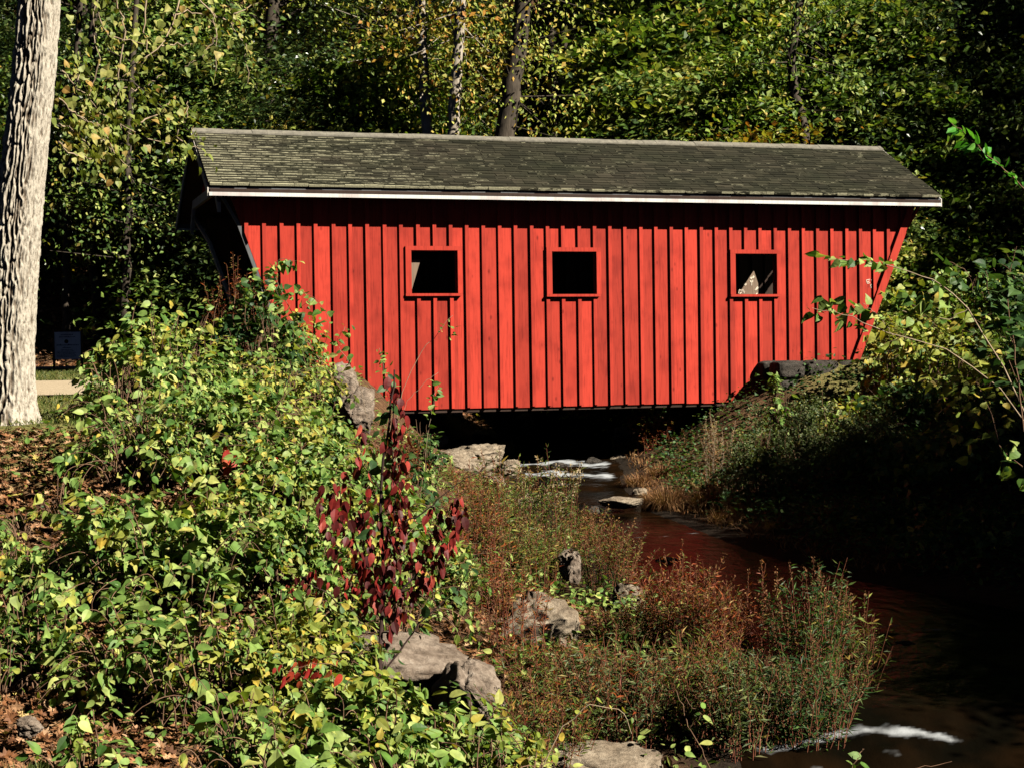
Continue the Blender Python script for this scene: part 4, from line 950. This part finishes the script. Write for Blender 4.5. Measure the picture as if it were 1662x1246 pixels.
for ri, (y0, st, kinds) in enumerate(rws):
    x = -.36*y0-4; 
    while x < .36*y0+5:
        xx = x+random.uniform(-.35, .35)*st; yy = y0+random.uniform(-1.6, 1.6); px = 831+xx/yy*FPX
        k = random.choice(kinds)
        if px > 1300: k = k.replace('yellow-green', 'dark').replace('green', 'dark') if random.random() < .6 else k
        if ri == 0 and 560 < px < 1000 and yy < 41: yy += 1.5
        skip = (ri == 0 and px < 330 and random.random() < .5)
        if yy < 49 and XL(yy)-1.0 < xx < XR(yy)+1.0: xx = float(XL(yy)-1.3 if random.random() < .5 else XR(yy)+1.3)
        if not skip:
            put(k, xx, yy, random.uniform(.8, 1.2), '%s tree, %s, %s' % (k, rnames[ri], place(px, yy)), 'trees on the wooded slope')
        x += st
# trees one can tell apart in the photograph
def lone(label, pts, r0, r1, bark, leafk=None, seed=0, ncl=30, nleaf=60, lsize=.11, spread=.5, zmin=0, group='named trunks behind the bridge'):
    rs = np.random.default_rng(seed+40); W = np.array([at(*p_) for p_ in pts]); b = W[0].copy(); b[2] = gz(b[0], b[1])-.2
    if W[0][2] > b[2]+.3: W = np.vstack([b, W])
    else: W[0] = b
    kk = len(W); tt = np.linspace(0, kk-1, 26); P = np.stack([np.interp(tt, range(kk), W[:, c]) for c in range(3)], -1)-b; P[1:] += rs.normal(0, .015, (25, 3))
    top = P[-1]; P = np.vstack([P, top+np.array((.2, 0, 2.5)), top+np.array((.1, .2, 5))])
    rt = empty('tree', b, label, 'tree', group); mb = MB(); mb.tube(P, np.concatenate([np.linspace(r0, r1, 26), [r1*.7, r1*.3]]), 12)
    cb = MB()
    if leafk:
        for j in range(ncl):
            i = rs.integers(10, 28); c_ = P[i]+rs.normal(0, 1, 3)*np.array((.9, .9, .5)); q_ = np.linspace(0, 1, 5)[:, None]
            mb.tube(P[i]*(1-q_)+c_*q_, np.linspace(.02, .006, 5), 4)
            pos = c_+rs.normal(size=(nleaf, 3))*np.array((spread, spread, spread*.6)); scatter(cb, T_LEAF, pos, rs.normal(size=(nleaf, 3))+np.array((0, 0, -.8)), rs.normal(size=(nleaf, 3))*.5+SUNV, lsize*rs.uniform(.6, 1.2, nleaf))
        cb.build('crown', L[leafk], rt)
    mb.build('trunk', bark, rt); return rt
BARKP = barkmat('bark_pale', (.22, .18, .13), (.50, .44, .36))
lone('pale straight trunk cut by shade above the roof left of the orange leaves', [(700, 330, 37.5), (686, 90, 37.5), (683, 0, 37.5), (681, -80, 37.5)], .13, .11, BARKP, 'forest_yellow', 1, ncl=34)
lone('pale trunk wrapped in orange and yellow vines above the roof', [(735, 330, 36.5), (734, 225, 36.5), (742, 100, 36.5), (748, 0, 36.5), (752, -90, 36.5)], .15, .10, BARKP, 'orange', 2, ncl=46, nleaf=48, lsize=.15, spread=.4)
lone('thick dark trunk leaning right above the roof beside the orange vines', [(812, 340, 36.2), (822, 200, 36.2), (838, 90, 36.2), (850, 0, 36.2), (858, -80, 36.2)], .25, .16, BARKD, 'forest_yellow', 3, ncl=44)
lone('crooked dark trunk above the roof right of centre', [(1310, 330, 38), (1305, 200, 38), (1288, 150, 38), (1283, 90, 38), (1300, 0, 38), (1296, -80, 38)], .14, .08, BARKD, 'forest', 4, ncl=40)
lone('slim trunk with a bright patch left of the slanted portal post', [(203, 505, 38.5), (206, 420, 38.5), (209, 330, 38.5), (207, 260, 38.5), (214, 100, 38.5)], .12, .07, BARKD, 'forest', 5, ncl=30)
lone('slender grey trunk just right of the big trunk in the shade', [(108, 520, 40), (108, 400, 40), (112, 300, 40), (125, 100, 40)], .12, .08, BARKD, 'forest_dark', 6, ncl=22)
lone('dark trunk between the big trunk and the bridge', [(160, 520, 41), (150, 380, 41), (146, 250, 41), (150, 60, 41)], .15, .1, BARKD, 'forest_dark', 7, ncl=16)
lone('thin dark trunk in front of the slope left of the roof end', [(262, 500, 42), (258, 350, 42), (262, 200, 42), (255, 0, 42)], .1, .07, BARKD, 'forest', 8, ncl=14)
lone('dim trunk right of the bridge in the dark wood', [(1545, 470, 40), (1548, 330, 40), (1545, 180, 40), (1550, 0, 40)], .14, .09, BARK, 'forest_dark', 9, ncl=24)
for px, d, s, k in ((880, 38.2, 1.15, 'young yellow-green'), (965, 38.8, 1.3, 'young yellow-green'), (1040, 38.4, 1.2, 'young green'), (1120, 39.6, 1.4, 'young yellow-green'), (1010, 41, 1.6, 'young yellow-green'), (900, 40.5, 1.5, 'young green'), (790, 40, 1.3, 'young yellow-green'), (650, 39.5, 1.2, 'young green'), (1290, 41.5, 1.5, 'young yellow-green'), (1180, 42, 1.6, 'young green'), (280, 41, 1.3, 'young green'), (1440, 39.5, 1.3, 'young green'), (560, 39, 1.1, 'young green'), (470, 38.5, 1.0, 'young yellow-green'), (1235, 40, 1.2, 'young green'), (1360, 40, 1.2, 'young green'), (350, 40, 1.1, 'young green')):
    o = at(px, 300, d); o[0] = o[0] if not (XL(o[1])-.8 < o[0] < XR(o[1])+.8) else float(XR(o[1])+1.0); put(k, o[0], o[1], s, '%s sapling close %s' % (k, place(px, d)), 'sunlit saplings behind the ridge')
for px, d, s in ((1160, 37.8, 1.6), (1222, 38.4, 1.55)): 
    o = at(px, 300, d); put('small orange-leaved', o[0], o[1], s, 'small orange-leaved tree %s above the roof right of centre' % ('left of the pair' if px < 1200 else 'right of the pair'), 'small orange trees')
for i, (x, y, s) in enumerate([(17.5, 39.5, 1.1), (21, 37, 1), (11, 41.5, .9), (15, 44, 1), (24, 42, 1.1), (19, 34.8, .9), (27, 37, 1.1)]):  # mostly unseen trees, added to cast shade over the wooded slope
    put('tall dark' if i % 3 else 'tall green', x, y, s, 'tall tree added right of the bridge to shade the slope', 'tall trees added to shade the slope')
# trees on the right bank, outside the picture, that shade the lower stream
for i, (x, y, k, s) in enumerate([(10.9, 10.3, 'young dark', 1.0), (12.5, 13.0, 'young green', 1.15), (13.5, 17.0, 'young dark', 1.2), (14.5, 20.5, 'young green', 1.1), (9.6, 12.8, 'young dark', .7), (15.5, 11.5, 'young dark', 1.5), (17, 15.5, 'young green', 1.6), (12, 6, 'young dark', .85), (9.3, 11, 'young dark', .85), (9.4, 14.3, 'young dark', .85), (11, 14.2, 'young green', .9), (11.5, 10.5, 'young dark', 1.05), (12, 15, 'young dark', 1.1)]):
    put(k, x, y, s, 'bushy tree on the right bank beside the stream', 'trees on the right bank')

# ------------------------------------------------------------------ fallen leaves, lawn grass and low undergrowth (nobody could count them)
def cover(name, label, cat, T, n, xr, yr, size, leafk, cond, seed, lift=.0, flat=1.4, up=1.0, ext=None, axup=0):
    rs = np.random.default_rng(seed+1300); x = rs.uniform(*xr, n); y = rs.uniform(*yr, n)
    k = cond(x, y, rs); x = x[k]; y = y[k]; z = ground(x, y); n = len(x)
    mb = MB(); pos = np.stack([x, y, z+lift*rs.uniform(0, 1, n)+.01], -1)
    ax = rs.normal(size=(n, 3))*np.array((1, 1, .3))+np.array((0, 0, axup)); nr = np.array((0, 0, up))+rs.normal(size=(n, 3))*.45+SUNV*.2
    scatter(mb, T, pos, ax, nr, size*rs.uniform(.55, 1.2, n)); return tag(mb.build(name, L[leafk]), label, cat, kind='stuff')
def side_left(x, y): return (XL(y)-x)
def side_right(x, y): return (x-XR(y))
cover('fallen_leaves', 'rust-brown fallen maple leaves covering the slope at the lower left', 'leaves', T_LITT, 42000, (-7.5, 1.5), (8.5, 16.4), .085, 'litter', lambda x, y, r: (side_left(x, y) > .9) & (np.abs(x) < .33*y+.6) & (r.uniform(0, 1, len(x)) < .35+.65*(x < -2.2)), 1, .05)
cover('fallen_leaves', 'brown leaf litter on the wooded slope behind the bridge', 'leaves', T_LITT, 60000, (-22, 22), (36, 60), .13, 'litter', lambda x, y, r: (np.abs(x) < .36*y+2) & ((side_left(x, y) > .5) | (side_right(x, y) > .5)), 2, .05)
cover('lawn_grass', 'dry yellowish lawn behind the big trunk', 'grass', T_LANCE, 60000, (-11, -2.5), (15.6, 31), .075, 'grass', lambda x, y, r: (side_left(x, y) > 2.5) & (np.abs(x) < .34*y+.6) & ~((y > 21.3) & (y < 25.7)), 3, .0, axup=1.6)
cover('undergrowth', 'low green and yellow undergrowth on the near bank', 'undergrowth', T_OVAL, 16000, (-4.6, 2.2), (8.8, 27), .07, 'bush', lambda x, y, r: (side_left(x, y) > .15) & (np.abs(x+.2) < .3*y) & (fbm(np.stack([x*1.6, y*1.6, x*0], -1), 4, 2) > .45) & ~((x < -.25*y) & (y < 15)), 4, .22, axup=.3)
cover('undergrowth', 'brown and olive undergrowth along the stream edge', 'undergrowth', T_LANCE, 5000, (-1.5, 2.6), (10, 27), .07, 'herb', lambda x, y, r: (side_left(x, y) > .02) & (side_left(x, y) < 2.6), 5, .12, axup=1.2)
cover('undergrowth', 'dark tangled undergrowth on the right bank', 'undergrowth', T_OVAL, 60000, (2, 10), (14, 40), .075, 'dark', lambda x, y, r: (side_right(x, y) > .35+.4*r.uniform(0, 1, len(x))) & (x < .33*y+.8) & ~((y > 30.3) & (x < 8) & (y < 36)), 6, .30, axup=.3)
cover('undergrowth', 'dry brown stalks along the foot of the right bank', 'undergrowth', T_LANCE, 9000, (2, 6), (18, 31), .11, 'straw', lambda x, y, r: (side_right(x, y) > .1) & (side_right(x, y) < 1.3) & (fbm(np.stack([x*2, y*2, x*0], -1), 14, 2) > .42), 7, .05, axup=1.2)

# ------------------------------------------------------------------ canes and sprays one can point at
def cane(name, label, cat, lines, leafk, lsize, r0, seed, stemm=STEM, T=T_OVAL, spacing=.06, start=.1, parts=None, rep=1, jit=.04, hang=.4, root_at=None, up=.3):
    rs = np.random.default_rng(seed+2000); pts0 = np.array([at(*q) for q in lines[0] if not isinstance(q, dict)]); o0 = pts0[0].copy()
    rt = empty(name, o0, label, cat); sm = MB(); cb = MB(); extra = {}
    for li, ln in enumerate(lines):
        opt = None
        if isinstance(ln[-1], dict): opt = ln[-1]; ln = ln[:-1]
        pts = np.array([at(*q) for q in ln])-o0; kk = len(pts); tt = np.linspace(0, kk-1, 16)
        c_ = np.stack([np.interp(tt, range(kk), pts[:, c]) for c in range(3)], -1)
        c2 = c_.copy(); c2[1:-1] = (c_[:-2]+c_[1:-1]*2+c_[2:])/4; c_ = c2; c_[1:-1] += rs.normal(0, .006, (14, 3))
        rr = (opt or {}).get('r', r0 if li == 0 else r0*.5); sm.tube(c_, np.linspace(rr, max(.002, rr*.3), 16), 6)
        k_ = (opt or {}).get('leaf', leafk)
        if k_ is None: continue
        tgt = cb if k_ == leafk else extra.setdefault(k_, MB())
        for _ in range((opt or {}).get('rep', rep)):
            leaves_on(tgt, T, (c_+rs.normal(0, (opt or {}).get('jit', jit), 3))[None], rs, (opt or {}).get('sp', spacing), (opt or {}).get('size', lsize), (opt or {}).get('start', start), hang=(opt or {}).get('hang', hang), up=up, sun=.7)
    sm.build('stem', stemm, rt)
    if cb.n: cb.build('leaves', L[leafk], rt)
    for k_, m_ in extra.items():
        e = m_.build('leaves', L[k_], rt)
    return rt
D_ = 12.0
RD = dict(leaf='red', rep=8, sp=.042, size=.085, hang=1.8, jit=.075, start=.0)
cane('red_leaved_sapling', 'slender dark sapling with hanging dark red leaves in front of the green thicket', 'sapling', [
 [(617, 1210, 11.4), (618, 1080, 11.8), (622, 960, D_), (618, 850, D_), (622, 740, D_), (634, 665, D_), (640, 600, D_), dict(leaf='dark', rep=3, sp=.12, size=.11, hang=.8, start=.05, r=.020)],
 [(622, 960, D_), (585, 900, D_), (560, 840, D_), (548, 780, D_), dict(RD, r=.009, rep=7)],
 [(622, 960, D_), (600, 950, D_), (592, 900, D_), (588, 800, D_), dict(RD, r=.008, rep=6)],
 [(619, 900, D_), (640, 850, D_), (640, 790, D_), (632, 690, D_), dict(RD, r=.008, rep=8)],
 [(622, 740, D_), (636, 700, D_), (640, 655, D_), (626, 620, D_), dict(RD, r=.007, rep=3)],
 [(622, 1000, D_), (650, 960, D_), (700, 900, D_), (735, 840, D_), (745, 820, D_), dict(RD, r=.010, rep=8)],
 [(650, 960, D_), (690, 945, D_), (715, 930, D_), (725, 900, D_), dict(RD, r=.007, rep=5)],
 [(622, 1040, D_), (560, 985, 11.9), (500, 940, 11.9), (490, 935, 11.9), dict(RD, r=.008, rep=3, start=.4)],
 [(622, 1090, 11.8), (680, 1010, 11.9), (740, 960, 11.9), (775, 900, 11.9), dict(leaf='dark', rep=3, sp=.10, size=.10, r=.008)],
 [(622, 1120, 11.8), (560, 1060, 11.7), (520, 1010, 11.7), dict(leaf='dark', rep=2, sp=.12, size=.11, r=.008)],
 [(622, 800, D_), (580, 740, D_), (575, 700, D_), dict(RD, r=.005, rep=2, start=.5)],
 [(625, 870, D_), (690, 830, D_), (720, 800, D_), (790, 755, D_), dict(leaf=None, r=.007)],
], 'dark', .1, .02, 1, STEMD, T=T_OVAL)
cane('scarlet_spray', 'small spray of scarlet leaves deep in the green thicket', 'spray', [[(392, 800, 15.2), (395, 770, 15.2), (385, 745, 15.2), (370, 728, 15.2), dict(rep=5)], [(395, 770, 15.2), (420, 745, 15.2), (440, 735, 15.2)]], 'crimson', .085, .004, 2, spacing=.06, hang=.9)
cane('scarlet_spray', 'row of scarlet leaves low in front of the flat boulder', 'spray', [[(545, 1080, 10.6), (520, 1075, 10.6), (490, 1080, 10.6), (465, 1090, 10.6), dict(rep=5)]], 'crimson', .075, .004, 3, spacing=.05, hang=1.2)
cane('arching_vine', 'long arching vine hanging its leafy tip across the right end of the red wall', 'vine', [
 [(1760, 1000, 12.5), (1690, 700, 12.8), (1605, 560, 13), (1572, 500, 13), (1530, 463, 13), (1510, 455, 13), (1480, 440, 13), (1440, 428, 13), (1400, 424, 13), (1338, 420, 13), dict(rep=2, sp=.07, start=.72, r=.007)],
 [(1530, 463, 13), (1500, 480, 13), (1470, 500, 13), (1440, 475, 13), dict(rep=4)], [(1572, 500, 13), (1540, 520, 13), (1480, 510, 13), (1450, 500, 13), dict(rep=3)],
], 'bush', .115, .007, 4, STEMP, T=T_HEART, spacing=.085, jit=.05)
cane('arching_vine', 'lower leafy vine reaching left across the right end of the red wall', 'vine', [
 [(1740, 860, 12.8), (1650, 640, 13), (1530, 560, 13), (1450, 545, 13), (1400, 520, 13), (1360, 507, 13), (1318, 500, 13), dict(rep=2, sp=.07, start=.6, r=.006)], [(1450, 545, 13), (1430, 515, 13), (1400, 492, 13)],
], 'bush', .10, .006, 5, STEMP, T=T_HEART, spacing=.085)
cane('arching_vine', 'vine with yellow leaves weaving over the grass right of the bridge', 'vine', [
 [(1640, 800, 15), (1600, 640, 15), (1540, 560, 15), (1480, 540, 15), (1430, 560, 15), dict(rep=5)], [(1600, 640, 15), (1560, 590, 15), (1520, 530, 15), (1460, 480, 15), dict(rep=5)], [(1600, 640, 15), (1620, 570, 15), (1590, 520, 15), (1520, 500, 15), dict(rep=5)],
], 'yellow', .10, .006, 6, STEM, T=T_HEART, spacing=.07, jit=.12)
cane('hanging_twig', 'bright green leafy twig sloping down in from the right edge', 'twig', [
 [(1760, 400, 7.5), (1662, 302, 7.6), (1610, 262, 7.6), (1575, 228, 7.6), (1542, 198, 7.6), dict(rep=2, sp=.028, size=.062, start=.15, hang=.1)]], 'fresh', .06, .0035, 7, STEM, spacing=.03, jit=.006)
cane('leafy_runner', 'upright leafy runner at the right edge above the yellow vine', 'vine', [
 [(1662, 700, 12), (1645, 560, 12), (1632, 480, 12), (1650, 400, 12), dict(rep=5, jit=.08)], [(1645, 560, 12), (1610, 500, 12), (1570, 440, 12), (1540, 425, 12), dict(rep=2)], [(1662, 650, 12), (1610, 520, 12), (1600, 440, 12), dict(rep=3)]], 'dark', .11, .006, 8, STEM, T=T_HEART, spacing=.07)
cane('leafy_runner', 'pale green runner at the right edge over the dark water', 'vine', [[(1700, 800, 11.5), (1662, 762, 11.5), (1635, 735, 11.5), (1622, 722, 11.5), dict(rep=3)]], 'bush', .10, .005, 9, STEM, T=T_HEART, spacing=.06)
cane('leafy_runner', 'leafy runner hanging over the left slanted edge of the red wall', 'vine', [[(560, 640, 19), (500, 560, 19), (440, 440, 19.3), (455, 418, 19.3), (480, 424, 19.3), dict(rep=2, start=.5)], [(520, 600, 19), (535, 520, 19), (508, 480, 19), (485, 472, 19), dict(rep=3)], [(500, 600, 19), (470, 520, 19), (445, 465, 19), dict(rep=5)]], 'bush', .10, .006, 10, STEM, T=T_HEART, spacing=.08)
cane('bare_twigs', 'bare thin twigs with a few leaf tips crossing the wall below the first window', 'twig', [
 [(640, 760, 16.5), (645, 660, 16.5), (670, 590, 16.5), (705, 545, 16.5), (735, 512, 16.5), dict(rep=2, start=.82, sp=.05)], [(640, 700, 16.5), (660, 650, 16.5), (690, 620, 16.5), (712, 604, 16.5), dict(leaf=None)], [(640, 760, 16.5), (632, 660, 16.5), (625, 600, 16.5), (615, 565, 16.5), dict(rep=3, start=.5)],
 [(690, 740, 16.5), (698, 680, 16.5), (705, 640, 16.5), (712, 622, 16.5), dict(rep=3, start=.3)], [(600, 700, 16.5), (585, 620, 16.5), (545, 555, 16.5), (560, 530, 16.5), dict(rep=3, start=.4)]], 'bush', .075, .004, 11, STEMP, spacing=.07)
cane('bare_twigs', 'crossed brown canes sticking out of the lower left thicket', 'twig', [[(235, 1110, 10.6), (195, 1010, 10.7), (160, 960, 10.8), (118, 905, 10.9), dict(leaf=None)], [(330, 1040, 10.6), (290, 1000, 10.7), (255, 965, 10.8), dict(leaf=None)], [(60, 950, 10.8), (75, 1035, 10.7), (80, 1080, 10.7), dict(leaf=None)]], None, .08, .0045, 12, STEMP) if False else None
cane('seedling', 'small leafy seedling standing in front of the lower right water', 'seedling', [[(1160, 1260, 9.0), (1120, 1180, 9.1), (1098, 1120, 9.2), dict(rep=1)], [(1120, 1180, 9.1), (1140, 1160, 9.1), (1110, 1130, 9.1)]], 'bush', .07, .003, 13, STEM, spacing=.09)
cane('seedling', 'yellow-green vine tip curling up at the bottom centre', 'seedling', [[(860, 1290, 9.5), (900, 1200, 9.5), (950, 1140, 9.5), (1010, 1150, 9.5), (1025, 1190, 9.5), dict(rep=1)]], 'yellow', .08, .004, 14, STEMP, spacing=.09)
cane('seedling', 'row of leaf tips poking up at the bottom edge over the white water', 'seedling', [[(1330, 1300, 8.5), (1385, 1240, 8.6), (1400, 1215, 8.6), dict(rep=2)], [(1350, 1290, 8.5), (1460, 1250, 8.6), (1545, 1235, 8.6), dict(rep=2)]], 'bush', .07, .003, 15, STEM, spacing=.07)

# ------------------------------------------------------------------ notice board at the road
a = at(110, 561, 31.0); rt = empty('notice_board', (a[0], a[1], gz(a[0], a[1])), 'white printed notice board standing in the shade by the road, left edge', 'notice board', rz=.05)
zc = a[2]-gz(a[0], a[1]); b = MB(); b.box((-.24, -.015, zc-.25), (.24, .015, zc+.25)); pn = b.build('panel', SIGNW, rt)
INK = paint('sign_ink', (.02, .02, .025), (1, 1, 1), False)
b = MB(); r = random.Random(4)
def textline(z, x0, x1, h):
    x = x0
    while x < x1:
        w = r.uniform(.25, .9)*h; b.box((x, -.0178, z), (min(x+w, x1), -.0152, z+h*r.choice((.6, .6, 1)))); x += w+.3*h
for z, x0, x1, h in [(.19, -.12, .10, .02), (.15, -.15, .14, .02), (-.0, -.20, .20, .026), (-.045, -.09, .05, .022), (-.08, -.12, .09, .014), (-.11, -.20, .12, .014), (-.135, -.20, .15, .012), (-.16, -.20, .13, .012), (-.185, -.20, .15, .012), (-.21, -.20, .12, .012)]: textline(zc+z, x0, x1, h)
t_ = np.linspace(0, 2*np.pi, 13)[:-1]; b.prism([(-.02+.038*math.cos(q), zc+.075+.038*math.sin(q)) for q in t_], -.018, -.0155)
b.build('printed_text', INK, pn)
for x in (-.27, .24):
    b = MB(); b.box((x, -.03, -.2), (x+.035, .03, zc+.3)); b.build('post', REDD, rt)

for i, (x, y, k, s) in enumerate([(-11, 10, 'tall green', .8), (-13, 17, 'tall dark', .9), (-15, 25, 'tall green', 1), (-9, 3, 'tall dark', .8), (-4, -8, 'tall dark', .9), (-12, -4, 'tall green', 1), (-20, 20, 'tall dark', 1)]):  # unseen trees added to hold back sky light and deepen the shadows
    put(k, x, y, s, 'unseen tall tree added left of the stream to block sky light', 'unseen trees added to block sky light')
